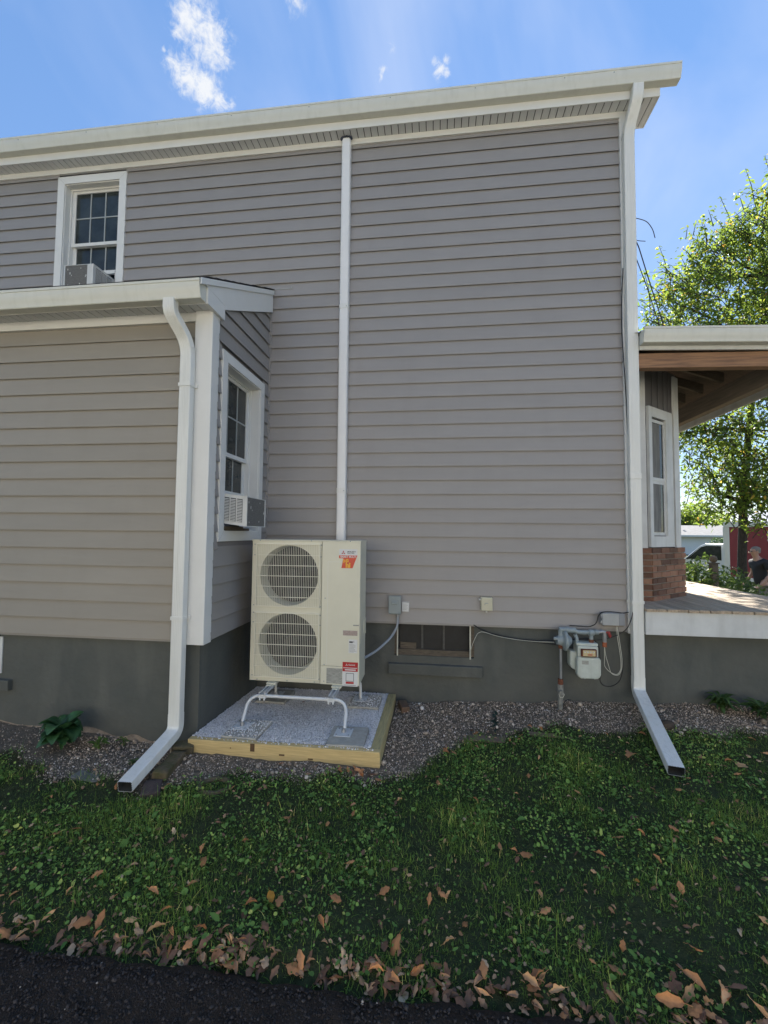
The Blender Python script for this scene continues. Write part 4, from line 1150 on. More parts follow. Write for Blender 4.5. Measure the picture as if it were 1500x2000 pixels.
cable('drip loop of black wire arching out from the house corner against the sky', [(2.03, .3, 5.30), (2.15, .3, 5.335), (2.23, .3, 5.32), (2.33, .3, 5.28), (2.39, .3, 5.18), (2.41, .3, 5.08)], .0045, CABLE, .08)
cable('short curl of black wire hanging off the house corner', [(2.03, .3, 5.30), (2.15, .3, 5.10), (2.23, .3, 5.06), (2.31, .3, 5.05)], .004, CABLE, .05)
cable('thin dark wire poking from the gravel beside the gas riser', [(1.26, -.12, .10), (1.29, -.1, .135), (1.33, -.1, .15), (1.345, -.1, .14)], .003, CABLE, .03)

# ------------------------------------------------------------------ porch beyond the corner
PO = thing('porch', 'open timber porch with white fascia beyond the right corner of the grey house', 'porch', (3.0, .5, 0))
MB().box(2.032, 3.95, .021, .25, -.3, .812).box(3.70, 3.95, .25, 6, -.5, .812).build('foundation', FOUND, PO)
MB().box(2.045, 3.97, -.115, -.085, .812, 1.036).box(2.045, 3.95, -.0845, 6, .813, 1.0).build('fascia', PAINTW, PO, bevel=.003)
db = MB().box(-.5, .5, 0, 1, 0, .026).mesh('deck_board', DECKW)
for k in range(20):
    place('deck_board', db, PO, (2.09 + k * .096, -.135 + random.uniform(-.006, .006), 1.0365 + random.uniform(0, .002)), (.089, 6.1, 1))
mb = MB().prism([(-.10 + a, 3.695 + b) for a, b in KP], 0, 2.045, 4.15)
mb.v = [(x, y, z - .037 * (x - 2.045)) for x, y, z in mb.v]
mb.build('gutter', GUTTER, PO, smooth=25)
sh = lambda mb, s: (setattr(mb, 'v', [(x, y, z - s * (x - 2.045)) for x, y, z in mb.v]), mb)[1]
sh(MB().box(2.045, 4.1, -.098, -.075, 3.655, 3.80), .037).build('fascia', PAINTW, PO)
sh(MB().box(2.045, 3.62, -.055, .045, 3.485, 3.635), .022).build('beam', BEAMW, PO, bevel=.004)
MB().box(3.50, 3.60, .046, 6, 3.40, 3.62).build('beam', mat('pale_beam', (.24, .19, .14), .8, var=.3, vscale=3, stretch=(8, 1, 16), bump=.3, bscale=20), PO, bevel=.004)
MB().box(3.605, 3.63, -.07, 6, 3.50, 3.62).box(4.02, 4.05, -.07, 6, 3.50, 3.74).build('fascia', PAINTW, PO)
e = 3.80
MB().add([(2.0, -.09, e), (4.1, -.09, e - .06), (4.1, 6, e - .06), (2.0, 6, e + .72), (2.0, 2.0, e + .72)], [(0, 1, 4), (1, 2, 3, 4)]).add([(2.0, -.12, e + .025), (4.13, -.12, e - .035), (4.13, 6, e - .035), (2.0, 6, e + .75), (2.0, 2.0, e + .75)], [(0, 4, 1), (1, 4, 3, 2)]).build('roof', DARKWOOD, PO)
sh(MB().box(2.045, 4.14, -.135, -.05, e + .02, e + .034), .03).build('shingle_edge', SHINGLE, PO)
for k in range(13):
    Y = .30 + k * .42; xe = max(2.02, 4.05 - (Y + .12)) if Y < 1.9 else 2.02
    za, zb = e - .13 + .36 * .45, e - .13 + .36 * (4.05 - xe)
    za_ = za
    MB().add([(3.6, Y, za - .12), (xe, Y, zb - .12), (xe, Y, zb), (3.6, Y, za), (3.6, Y + .045, za - .12), (xe, Y + .045, zb - .12), (xe, Y + .045, zb), (3.6, Y + .045, za)], [(0, 1, 2, 3), (7, 6, 5, 4), (0, 4, 5, 1), (3, 2, 6, 7), (0, 3, 7, 4), (1, 5, 6, 2)]).build('rafter', OLDWOOD, PO)
MB().box(3.50, 3.61, -.05, .06, 1.063, 3.44).build('post', PAINTW, PO, bevel=.005)
MB().box(3.50, 3.61, 3.0, 3.11, 1.063, 3.44).build('post', PAINTW, PO, bevel=.005)

# ------------------------------------------------------------------ leaves
def leaf_card(L=1.0, Wd=.42, droop=.2):
    v = [(0, 0, 0), (.33, Wd / 2, .05), (.36, 0, -.02), (.33, -Wd / 2, .05), (.72, Wd * .38, .02 - droop * .4), (.74, 0, -.05 - droop * .4), (.72, -Wd * .38, .02 - droop * .4), (1, 0, -droop)]
    f = [(0, 2, 1), (0, 3, 2), (1, 2, 5, 4), (2, 3, 6, 5), (4, 5, 7), (5, 6, 7)]
    return np.array(v) * L, f
def frames(dirs, roll):
    """rotation whose x axis is dirs"""
    d = dirs / np.linalg.norm(dirs, axis=1, keepdims=True)
    up = np.tile([0., 0, 1], (len(d), 1)); s = np.cross(up, d); s /= np.linalg.norm(s, axis=1, keepdims=True) + 1e-9
    u = np.cross(d, s); c, n = np.cos(roll)[:, None], np.sin(roll)[:, None]
    s2, u2 = s * c + u * n, -s * n + u * c
    return np.stack([d, s2, u2], -1)
BARK = mat('bark', (.055, .045, .038), .9, var=.5, vscale=14, stretch=(4, 4, .8), bump=.9, bscale=30, bdist=.03)
LEAF_TREE = mat('tree_leaf', (0.097, 0.151, 0.024), .5, tint=[(0, (0.056, 0.099, 0.022)), (.5, (0.106, 0.167, 0.026)), (.85, (0.211, 0.258, 0.036)), (1, (0.454, 0.302, 0.048))], trans=.56)
def crown_from(lobes, trunk_pts, trunk_r, root, leaf_size, per_twig, twigs, mtl, sprigs=(), seedn=1):
    rr = random.Random(seedn); r2 = np.random.default_rng(seedn)
    MB().tube(trunk_pts, trunk_r, 12).build('trunk', BARK, root, smooth=60)
    fork = [Vector(p) for p in trunk_pts]
    br = MB(); pos = []; dirs = []
    for (c, rad) in lobes:
        c = Vector(c); near = min(fork, key=lambda p: (p - c).length + max(0, (p.z - c.z)) * 1.5)
        mid = near.lerp(c, .5) + Vector((rr.uniform(-.2, .2), rr.uniform(-.2, .2), -.1 + rr.uniform(0, .3)))
        br.tube([near, near.lerp(mid, .5) + Vector((0, 0, .05)), mid, mid.lerp(c, .6), c], [.045, .036, .028, .02, .012], 6)
        for k in range(int(twigs * rad[0] * rad[1] * rad[2] / 1.0)):
            d = Vector((rr.gauss(0, 1), rr.gauss(0, 1), rr.gauss(0, 1))).normalized() * (rr.random() ** .4)
            t = c + Vector((d.x * rad[0], d.y * rad[1], d.z * rad[2])) * 1.05
            s0 = t + Vector((rr.gauss(0, .22) + (near.x - t.x) * .16, rr.gauss(0, .22) + (near.y - t.y) * .16, -rr.uniform(.15, .5))); out = (t - s0); L = out.length
            m = s0.lerp(t, .5) + Vector((0, 0, L * .08))
            br.tube([s0, m, t], [.012, .008, .003], 3, cap=False)
            for q in range(per_twig):
                u = rr.uniform(.0, 1.1); p = s0.lerp(t, u)
                pos.append((p.x + rr.gauss(0, .085), p.y + rr.gauss(0, .085), p.z + rr.gauss(0, .08)))
                dirs.append((rr.gauss(0, 1) + out.x / L, rr.gauss(0, 1) + out.y / L, rr.gauss(-.35, .55)))
    for a, b in sprigs:      # long shoots that stand clear of the crown
        a, b = Vector(a), Vector(b); br.tube([a, a.lerp(b, .5) + Vector((.03, 0, .03)), b], [.012, .008, .004], 4)
        for q in range(26):
            u = q / 25; p = a.lerp(b, u); sgn = 1 if q % 2 else -1
            pos.append(tuple(p + Vector((rr.gauss(0, .02), rr.gauss(0, .02), 0)))); dirs.append((sgn * 1.0 + rr.gauss(0, .3), rr.gauss(0, .5), -.1 + rr.gauss(0, .3)))
    br.build('limb', BARK, root, smooth=60)
    pos = np.array(pos); dirs = np.array(dirs); n = len(pos)
    bv, bf = leaf_card()
    o = scatter('crown', bv, bf, pos, frames(dirs, r2.normal(0, .7, n)), leaf_size * r2.uniform(.65, 1.25, n), mtl, np.clip(r2.beta(2, 2.6, n) + (r2.random(n) > .975) * .6, 0, 1))
    attach(o, root, (0, 0, 0))
    return o
TR = thing('street_tree', 'large leafy tree beyond the porch, its crown rising over the porch roof', 'tree', (7.8, 7.4, -.3))
lobes = [((7.9, 6.9, 3.1), (.65, .7, .8)), ((7.55, 6.7, 2.5), (.5, .6, .45)), ((5.85, 7.2, 8.15), (.75, .9, .85)), ((5.6, 7.0, 7.35), (.6, .8, .8)), ((6.6, 7.2, 8.8), (.8, .9, .75)), ((7.3, 7.3, 9.6), (.85, 1, .8)), ((6.9, 6.8, 4.5), (.8, .9, .8)), ((6.75, 6.7, 3.3), (.5, .9, .8)), ((7.7, 6.9, 3.5), (.8, .9, .8)), ((6.6, 7.2, 5.3), (1.1, 1.3, 1.1)), ((6.7, 7.2, 7.3), (1.1, 1.2, 1.4)), ((7.7, 7.4, 8.6), (1.4, 1.4, 1.5)), ((8.2, 7.4, 6.6), (1.5, 1.5, 1.5)),
         ((9.3, 7.6, 9.6), (1.4, 1.4, 1.6)), ((9.6, 7.6, 7.4), (1.6, 1.5, 1.6)), ((7.4, 7.0, 4.0), (1.1, 1.3, 1.0)), ((8.7, 7.0, 4.4), (1.4, 1.4, 1.1)),
         ((7.05, 6.6, 3.0), (.75, 1.0, .8)), ((8.1, 6.8, 2.9), (.9, 1.0, .65)), ((9.4, 7.2, 3.2), (1.2, 1.2, .9)), ((8.6, 7.3, 10.4), (.8, .9, 1.0)), ((10.4, 7.6, 5.6), (1.4, 1.3, 1.4)), ((10.2, 7.6, 10.9), (1.1, 1.1, 1.2)), ((5.9, 7.0, 6.3), (.7, .8, .7)), ((6.2, 7.0, 4.4), (.6, .8, .7))]
crown_from(lobes, [(7.8, 7.4, -.35), (7.82, 7.4, 1.2), (7.9, 7.42, 2.6), (8.1, 7.45, 4.5), (8.4, 7.5, 6.5), (8.8, 7.5, 8.6)], [.14, .10, .09, .075, .055, .03], TR, .125, 14, 70, LEAF_TREE,
           sprigs=[((7.9, 7.4, 9.7), (7.55, 7.4, 10.9)), ((8.9, 7.5, 11.0), (8.75, 7.5, 12.0)), ((7.0, 7.2, 8.3), (6.75, 7.2, 9.2)), ((6.1, 7.2, 8.6), (5.9, 7.2, 9.5)), ((5.6, 7.1, 7.9), (5.45, 7.1, 8.8)), ((8.4, 7.4, 10.6), (8.2, 7.4, 11.6))])
SHRUB_L = mat('shrub_leaf', (.05, .10, .02), .45, tint=[(0, (.03, .06, .015)), (.5, (.07, .12, .025)), (1, (.16, .22, .05))], trans=.4)
def shrub(label, c, rad, n, size, m, seedn, stems=5, name='shrub', cat='shrub'):
    T = thing(name, label, cat, (c[0], c[1], -.2)); rr = np.random.default_rng(seedn)
    mb = MB()
    for k in range(stems):
        a = rr.uniform(0, 6.28); mb.tube([(c[0], c[1], -.25), (c[0] + cos(a) * rad[0] * .3, c[1] + sin(a) * rad[1] * .3, c[2] * .5), (c[0] + cos(a) * rad[0] * .6, c[1] + sin(a) * rad[1] * .6, c[2] + rad[2] * .5)], [.02, .014, .005], 5)
    mb.build('stem', BARK, T)
    d = rr.normal(0, 1, (n, 3)); d /= np.linalg.norm(d, axis=1, keepdims=True)
    lump = 1 + .22 * np.sin(d[:, 0] * 5 + seedn) * np.cos(d[:, 2] * 6 + seedn)
    r = rr.random(n) ** .33 * lump
    pos = np.array(c) + d * r[:, None] * np.array(rad)
    pos = pos[pos[:, 2] > -.25]; d = d[:len(pos)]; n = len(pos)
    dirs = rr.normal(0, 1, (n, 3)) + (pos - np.array(c)) / np.array(rad); dirs[:, 2] -= .2
    bv, bf = leaf_card()
    o = scatter('foliage', bv, bf, pos, frames(dirs, rr.normal(0, .8, n)), size * rr.uniform(.6, 1.3, n), m, rr.beta(2, 2.2, n))
    attach(o, T, (0, 0, 0)); return T
shrub('bushy green shrub behind the brick bay, beyond the far edge of the porch deck', (4.75, 3.9, .75), (.42, .6, .62), 2600, .085, SHRUB_L, 3)
shrub('loose leafy shrub in front of the white truck cab', (5.35, 4.0, .62), (.5, .6, .58), 2300, .075, SHRUB_L, 5)
shrub('low green shrub beside the man, in front of the red truck', (5.45, 4.15, .08), (.45, .5, .40), 1900, .07, SHRUB_L, 8)
HEDGE = mat('hedge_leaf', (.03, .08, .015), .5, tint=[(0, (.02, .055, .01)), (1, (.05, .12, .02))], trans=.25)
shrub('rounded clipped evergreen shrub in front of the white garage', (18.6, 26.0, .75), (.75, .75, .85), 5200, .10, HEDGE, 11, name='clipped_shrub')
WP = thing('wooden_post', 'weathered wooden post with a ball top standing among the porch shrubs', 'post', (4.85, 3.55, -.3))
MB().box(4.80, 4.90, 3.50, 3.60, -.3, 1.29).build('shaft', OLDWOOD, WP, bevel=.008)
MB().box(4.785, 4.915, 3.485, 3.615, 1.291, 1.315).build('collar', OLDWOOD, WP, bevel=.006)
MB().lathe([(.025, 0), (.05, .02), (.062, .06), (.05, .10), (.02, .12)], (4.85, 3.55, 1.3155), 2, 14).build('ball_top', OLDWOOD, WP, smooth=60)

# ------------------------------------------------------------------ street background
WHITEWALL = mat('garage_white', (.78, .78, .74), .7, var=.05, vscale=.6)
GR = thing('garage', 'low white garage with a grey roof far beyond the porch', 'garage', (34, 52, -.9))
MB().box(26, 36.2, 50, 58, -1.2, 1.85).build('wall', WHITEWALL, GR)
MB().prism([(49.3, 1.80), (58.7, 1.80), (54, 3.1)], 0, 25.4, 35.9).build('roof', mat('grey_shingle', (.16, .16, .17), .9, var=.3, vscale=3), GR)
MB().box(34.0, 35.6, 49.9, 49.99, -.8, 1.5).build('door', mat('brown_door', (.30, .13, .06), .6), GR)
MB().box(25.4, 35.9, 49.25, 49.32, 1.66, 1.86).build('fascia', WHITE, GR)
HB = thing('neighbour_house', 'pale far house with a light roof rising behind the white garage', 'house', (44, 70, -1))
MB().box(40, 56, 70, 80, -1.5, 3.4).build('wall', mat('pale_blue_wall', (.42, .47, .52), .7), HB)
MB().prism([(69.2, 3.3), (80.8, 3.3), (75, 6.2)], 0, 39.4, 56.6).build('roof', mat('light_roof', (.55, .56, .58), .6), HB)
for k in range(4): MB().box(41.5 + k * 3.6, 42.8 + k * 3.6, 69.9, 69.99, .6, 2.3).build('window', GLASS, HB)
def dist_tree(c, r, n, seedn, lab):
    T = thing('tree', lab, 'tree', (c[0], c[1], -.1)); rr = np.random.default_rng(seedn)
    MB().tube([(c[0], c[1], -1.5), (c[0], c[1], c[2])], [.3, .15], 8).build('trunk', BARK, T)
    pos = []; 
    for k in range(9):
        q = np.array(c) + rr.normal(0, .5, 3) * np.array(r); pos.append(q + rr.normal(0, .33, (n // 9, 3)) * np.array(r))
    pos = np.concatenate(pos); m = len(pos); bv, bf = leaf_card(Wd=.7)
    o = scatter('crown', bv, bf, pos, frames(rr.normal(0, 1, (m, 3)), rr.normal(0, 1, m)), .38 * rr.uniform(.6, 1.3, m), LEAF_TREE, rr.beta(2, 3, m)); attach(o, T, (0, 0, 0))
dist_tree((36, 62, 4.5), (3, 3, 2.6), 4000, 21, 'distant broad tree behind the white garage roof')
dist_tree((26, 60, 4.0), (3, 3, 2.4), 4000, 22, 'distant tree left of the garage, mostly behind the bay window')

TK = thing('box_truck', 'box truck with a red cargo box and white cab parked in the street', 'truck', (10.40, 11.57, -.5))
REDP = mat('truck_red', (.22, .025, .035), .45, var=.12, vscale=2)
MB().box(10.46, 15.4, 11.6, 13.9, .36, 2.10).build('cargo_box', REDP, TK, bevel=.02)
MB().box(10.42, 15.44, 11.56, 13.94, 2.101, 2.28).box(10.42, 15.44, 11.56, 13.94, .22, .355).box(10.40, 10.458, 11.57, 13.93, .356, 2.10).box(10.458, 10.58, 11.59, 11.5995, .356, 2.10).build('box_trim', WHITE, TK)
cabp = [(8.0, .05), (8.0, .62), (8.12, .74), (9.05, .86), (9.62, 1.40), (9.80, 1.50), (10.38, 1.50), (10.38, .05)]
MB().prism(cabp, 1, 11.75, 13.7).build('cab', mat('truck_white', (.75, .76, .76), .35, coat=.5), TK, bevel=.03)
MB().prism([(9.20, .90), (9.66, 1.36), (9.84, 1.42), (10.28, 1.42), (10.28, .90)], 1, 11.738, 11.749).build('side_window', GLASS, TK)
MB().prism([(9.14, .885), (9.64, 1.385), (9.62, 1.36), (9.2, .90)], 1, 11.732, 11.7379).box(9.19, 9.24, 11.72, 11.7379, .89, .95).build('window_trim', BLACKP, TK)
MB().box(9.02, 9.14, 11.50, 11.60, .92, 1.14).box(9.10, 9.16, 11.60, 11.75, .98, 1.02).build('mirror', BLACKP, TK, bevel=.02)
MB().box(9.22, 9.30, 11.725, 11.7495, .60, .63).build('door_handle', BLACKP, TK)
for x in (8.65, 13.9):
    w = MB().cyl((x, 11.85, -.08), .40, .26, 1, 28).build('wheel', mat('tyre', (.02, .02, .02), .8), TK, smooth=40)
    MB().cyl((x, 11.712, -.08), .22, .03, 1, 20).build('rim', STEEL, w, smooth=40)
MB().box(8.3, 15.2, 11.9, 13.5, .0, .2).build('chassis', BLACKP, TK)
# flat print on the box side: plain sign panel with a letter; the painted character is left out
MB().box(11.62, 12.25, 11.59, 11.5995, 1.62, 1.98).build('sign_panel', WHITE, TK)
text('D', 11.93, 1.68, .32, INK, parent=TK, y=11.585, bold=.01)
MB().box(11.66, 12.21, 11.588, 11.5895, 1.655, 1.66).build('print', INK, TK)

TK.rotation_euler = (0, 0, radians(-50)); TK.location = (10.2, 11.98, -.5)

# ------------------------------------------------------------------ unseen house added behind the photographer as sunlit bounce fill
NH = thing('neighbour_house', 'cream two storey house added behind the photographer to bounce warm sunlight onto the wall', 'house', (0, -16, -.1))
NW = mat('cream_bounce_siding', (.82, .76, .67), .7, var=.04, vscale=2)
mb = MB()
wall_with_holes(mb, -13, 12, -.2, 6.4, -16.3	, -16, [(-10, -9, 1, 2.6), (-5, -4, 1, 2.6), (1, 2, 1, 2.6), (6, 7, 1, 2.6), (-10, -9, 4, 5.5), (-5, -4, 4, 5.5), (1, 2, 4, 5.5), (6, 7, 4, 5.5)])
mb.box(-13, 12, -25, -24.7, -.2, 6.4).box(-13, -12.7, -24.7, -16.3, -.2, 6.4).box(11.7, 12, -24.7, -16.3, -.2, 6.4)
mb.build('wall', NW, NH)
for x in (-10, -5, 1, 6):
    for z0, z1 in ((1, 2.6), (4, 5.5)):
        f = frame_rect(MB(), x - .1, x + 1.1, z0 - .1, z1 + .1, .11, lambda a, b, l: (a, -15.97 if l == 0 else -16.1, b)).build('window', WHITE, NH)
        MB().box(x, x + 1, -16.15, -16.12, z0, z1).build('pane', GLASS, f)
MB().prism([(-15.4, 6.3), (-20.5, 9.0), (-25.6, 6.3), (-25.6, 6.4), (-20.5, 9.15), (-15.4, 6.4)], 0, -13.5, 12.5).build('roof', SHINGLE, NH)

CY = mat('bounce_yard', (.13, .13, .11), .9, var=.15, vscale=.8)  # unseen yard added behind the photographer for the sunlight it bounces
yd = MB().add([(-14, -15.9, .03), (13, -15.9, .03), (13, -7.6, .03), (-14, -7.6, .03)], [(0, 1, 2, 3)]).build('added_yard', CY)
tag(yd, kind='structure')

dist_tree((-11, -12.5, 11.0), (2.2, 2.0, 3.0), 5000, 31, 'tall garden tree behind the photographer, left of the added cream house')

# ------------------------------------------------------------------ man in the street
def skin_mesh(name, joints, edges, m, parent, sub=2, smooth=True):
    me = bpy.data.meshes.new(name); me.from_pydata([j[0] for j in joints], edges, [])
    o = bpy.data.objects.new(name, me); COL.objects.link(o); attach(o, parent)
    o.modifiers.new('skin', 'SKIN'); me.skin_vertices.new() if not me.skin_vertices else None
    for v, j in zip(me.skin_vertices[0].data, joints):
        v.radius = j[1] if isinstance(j[1], tuple) else (j[1], j[1])
    me.skin_vertices[0].data[0].use_root = True
    s = o.modifiers.new('sub', 'SUBSURF'); s.levels = s.render_levels = sub
    o.modifiers['skin'].use_smooth_shade = True
    me.materials.append(m); return o
bx0, by0, bz0 = 7.44, 6.2, -.22
MAN = thing('person', 'grey haired man in black t-shirt and grey trousers walking by the red truck', 'person', (bx0, by0, bz0))
SKIN = mat('skin', (.42, .24, .17), .55)
def J(x, y, z, r): return ((bx0 + x, by0 + y, bz0 + z), r)
body = [J(0, 0, .95, (.09, .11)), J(-.02, 0, 1.12, (.09, .11)), J(-.04, 0, 1.30, (.09, .12)), J(-.05, 0, 1.42, (.08, .10)), J(-.10, 0, 1.52, .055), J(-.13, 0, 1.58, .07), J(-.15, 0, 1.66, (.09, .075)), J(-.14, 0, 1.74, .06),
        J(-.03, -.20, 1.42, .055), J(.02, -.24, 1.16, .042), J(-.13, -.24, .96, .033), J(-.20, -.23, .90, .03),
        J(-.05, .20, 1.42, .055), J(-.02, .25, 1.16, .042), J(-.14, .24, .97, .033), J(-.20, .23, .92, .03),
        J(.0, -.09, .88, .085), J(-.07, -.10, .50, .06), J(.06, -.10, .10, .045), J(-.09, -.10, .04, .04),
        J(.0, .09, .88, .085), J(.07, .10, .50, .06), J(.20, .10, .12, .045), J(.08, .10, .05, .04)]
eg = [(0, 1), (1, 2), (2, 3), (3, 4), (4, 5), (5, 6), (6, 7), (3, 8), (8, 9), (9, 10), (10, 11), (3, 12), (12, 13), (13, 14), (14, 15), (0, 16), (16, 17), (17, 18), (18, 19), (0, 20), (20, 21), (21, 22), (22, 23)]
skin_mesh('body', body, eg, SKIN, MAN)
shirt = [J(0, 0, .84, (.13, .155)), J(-.02, 0, 1.10, (.13, .155)), J(-.04, 0, 1.30, (.125, .16)), J(-.05, 0, 1.43, (.11, .14)), J(-.085, 0, 1.50, .085), J(-.03, -.20, 1.41, .08), J(.0, -.235, 1.24, .07), J(-.05, .20, 1.41, .08), J(-.02, .24, 1.24, .07)]
skin_mesh('shirt', shirt, [(0, 1), (1, 2), (2, 3), (3, 4), (3, 5), (5, 6), (3, 7), (7, 8)], mat('black_shirt', (.018, .018, .022), .8), MAN)
tr = [J(0, 0, .93, (.14, .155)), J(0, -.09, .84, .105), J(-.06, -.10, .50, .085), J(.06, -.10, .10, .075), J(0, .09, .84, .105), J(.07, .10, .50, .085), J(.19, .10, .13, .075)]
skin_mesh('trousers', tr, [(0, 1), (1, 2), (2, 3), (0, 4), (4, 5), (5, 6)], mat('grey_trousers', (.17, .155, .135), .85), MAN)
hv = [(v[0] * .105, v[1] * .09, v[2] * .085) for v in IV]
hair = MB()
hair.lathe([(.075, -.06), (.088, .0), (.088, .05), (.055, .085), (.01, .098)], (bx0 - .105, by0, bz0 + 1.675), 2, 14)
hair.build('hair', mat('grey_hair', (.20, .18, .16), .8), MAN, smooth=60)
for s in (-1, 1):
    MB().box(bx0 - .236, bx0 - .222, by0 + s * .045 - .02, by0 + s * .045 + .02, bz0 + 1.645, bz0 + 1.668).box(bx0 - .23, bx0 - .13, by0 + s * .083 - .002, by0 + s * .083 + .002, bz0 + 1.660, bz0 + 1.664).build('glasses', BLACKP, MAN)
    MB().add([Vector((bx0 - .13, by0 + s * .088, bz0 + 1.645)) + Vector((v[0] * .022, v[1] * .010, v[2] * .032)) for v in IV], IF).build('ear', SKIN, MAN, smooth=60)
MB().add([Vector((bx0 - .25, by0, bz0 + 1.625)) + Vector((v[0] * .022, v[1] * .016, v[2] * .024)) for v in IV], IF).build('nose', SKIN, MAN, smooth=60)
for hy, hz in ((-.235, .865), (.235, .885)):
    for k in range(4):
        MB().tube([(bx0 - .205, by0 + hy + (k - 1.5) * .017, bz0 + hz + .03), (bx0 - .25, by0 + hy + (k - 1.5) * .018, bz0 + hz - .005), (bx0 - .255 - .004 * k, by0 + hy + (k - 1.5) * .018, bz0 + hz - .045)], [.010, .009, .007], 6).build('finger', SKIN, MAN, smooth=60)
    MB().tube([(bx0 - .185, by0 + hy + .03, bz0 + hz + .04), (bx0 - .215, by0 + hy + .045, bz0 + hz + .015), (bx0 - .235, by0 + hy + .04, bz0 + hz - .01)], [.011, .010, .008], 6).build('thumb', SKIN, MAN, smooth=60)
for x, y in ((-.05, -.10), (.11, .10)):
    MB().prism([(-.17, 0), (.10, 0), (.11, .05), (.06, .10), (-.04, .09), (-.15, .05)], 1, -.045, .045).build('shoe', BLACKP, MAN, bevel=.015).location = Vector((x, y, .0))

# ------------------------------------------------------------------ plants by the wall
def hosta_leaf(L, Wd, arch, tw=0.0):
    mb = MB(); n = 7; v = []
    for i in range(n + 1):
        t = i / n; w = Wd * (sin(pi * min(1, t * .93 + .05)) ** .75) * (1 - t * .25) * .5
        x = L * t * cos(arch * t * .6); z = L * (.55 * t - arch * .75 * t * t)
        for s in (-1, -.5, 0, .5, 1): v.append((x, s * w, z + abs(s) * w * .35))
    f = [(i * 5 + j, i * 5 + j + 1, (i + 1) * 5 + j + 1, (i + 1) * 5 + j) for i in range(n) for j in range(4)]
    return mb.add(v, f)
DKLEAF = mat('dark_broad_leaf', (0.042, 0.109, 0.036), .4, var=.4, vscale=25, bump=.25, bscale=60, trans=.15, objvar=.35)
YWLEAF = mat('light_weed_leaf', (.09, .16, .03), .5, var=.3, vscale=25, trans=.3, objvar=.25)
MDLEAF = mat('weed_leaf', (0.060, 0.112, 0.026), .5, var=.3, vscale=25, trans=.25, objvar=.25)
def rosette(name, label, c, n, L, Wd, m, seedn, cat='plant', tall=.05, arch=(.5, 1.1)):
    T = thing(name, label, cat, c); rr = random.Random(seedn)
    vs = [hosta_leaf(L * s, Wd * s, rr.uniform(*arch)).mesh('leaf', m, smooth=70) for s in (1, .85, .7)]
    for k in range(n):
        a = k * 2.4 + rr.uniform(-.3, .3); r = rr.uniform(.0, L * .25); h = rr.uniform(.3, 1) * tall
        place('leaf', rr.choice(vs), T, (c[0] + cos(a) * r, c[1] + sin(a) * r, c[2] + h), (rr.uniform(.75, 1.1),) * 3, (rr.uniform(-.3, .3), rr.uniform(-.5, .25), a))
        if k % 3 == 0: MB().tube([(c[0], c[1], c[2] - .02), (c[0] + cos(a) * r, c[1] + sin(a) * r, c[2] + h)], .003, 4).build('stem', m, T)
    return T
gz = lambda x, y: float(ground_h(x, y))
rosette('hosta', 'dark broad-leaved plant growing against the low wing wall at the far left', (-2.98, -1.42, gz(-2.98, -1.42)), 44, .19, .15, DKLEAF, 2, tall=.20)
rosette('weed', 'small yellow-green weed right of the dark broad-leaved plant', (-2.70, -1.36, gz(-2.7, -1.36)), 16, .085, .035, YWLEAF, 3, 'weed', .09)
rosette('weed', 'tiny bright green weed close to the wing wall by the bare plaster', (-2.56, -1.26, gz(-2.56, -1.26)), 9, .06, .025, YWLEAF, 4, 'weed', .06)
rosette('weed', 'small green sprout alone in the gravel left of the wing downspout', (-2.30, -1.50, gz(-2.3, -1.5)), 9, .05, .025, MDLEAF, 5, 'weed', .02)
rosette('weed', 'ferny green weed clump against the foundation below the porch', (2.70, -.13, gz(2.7, -.13)), 70, .16, .04, MDLEAF, 6, 'weed', .14)
rosette('weed', 'second ferny weed clump at the right edge below the porch', (3.0, -.20, gz(3.0, -.2)), 60, .16, .04, MDLEAF, 7, 'weed', .13)
T = thing('seedling', 'thin dark bluish seedling standing in the gravel below the gas riser', 'plant', (.54, -.64, gz(.54, -.64)))
MB().tube([(.54, -.64, gz(.54, -.64) - .02), (.535, -.63, .10), (.52, -.60, .20)], [.004, .003, .0015], 6).build('stem', BARK, T)
lv = hosta_leaf(.06, .03, .6).mesh('leaf', mat('bluish_leaf', (.02, .045, .035), .5, trans=.1), smooth=60)
for k in range(22): place('leaf', lv, T, (.535 + random.uniform(-.02, .02), -.63 + random.uniform(-.02, .02), gz(.54, -.64) + .03 + .007 * k), (random.uniform(.6, 1.1),) * 3, (0, random.uniform(-.4, .3), k * 2.4))

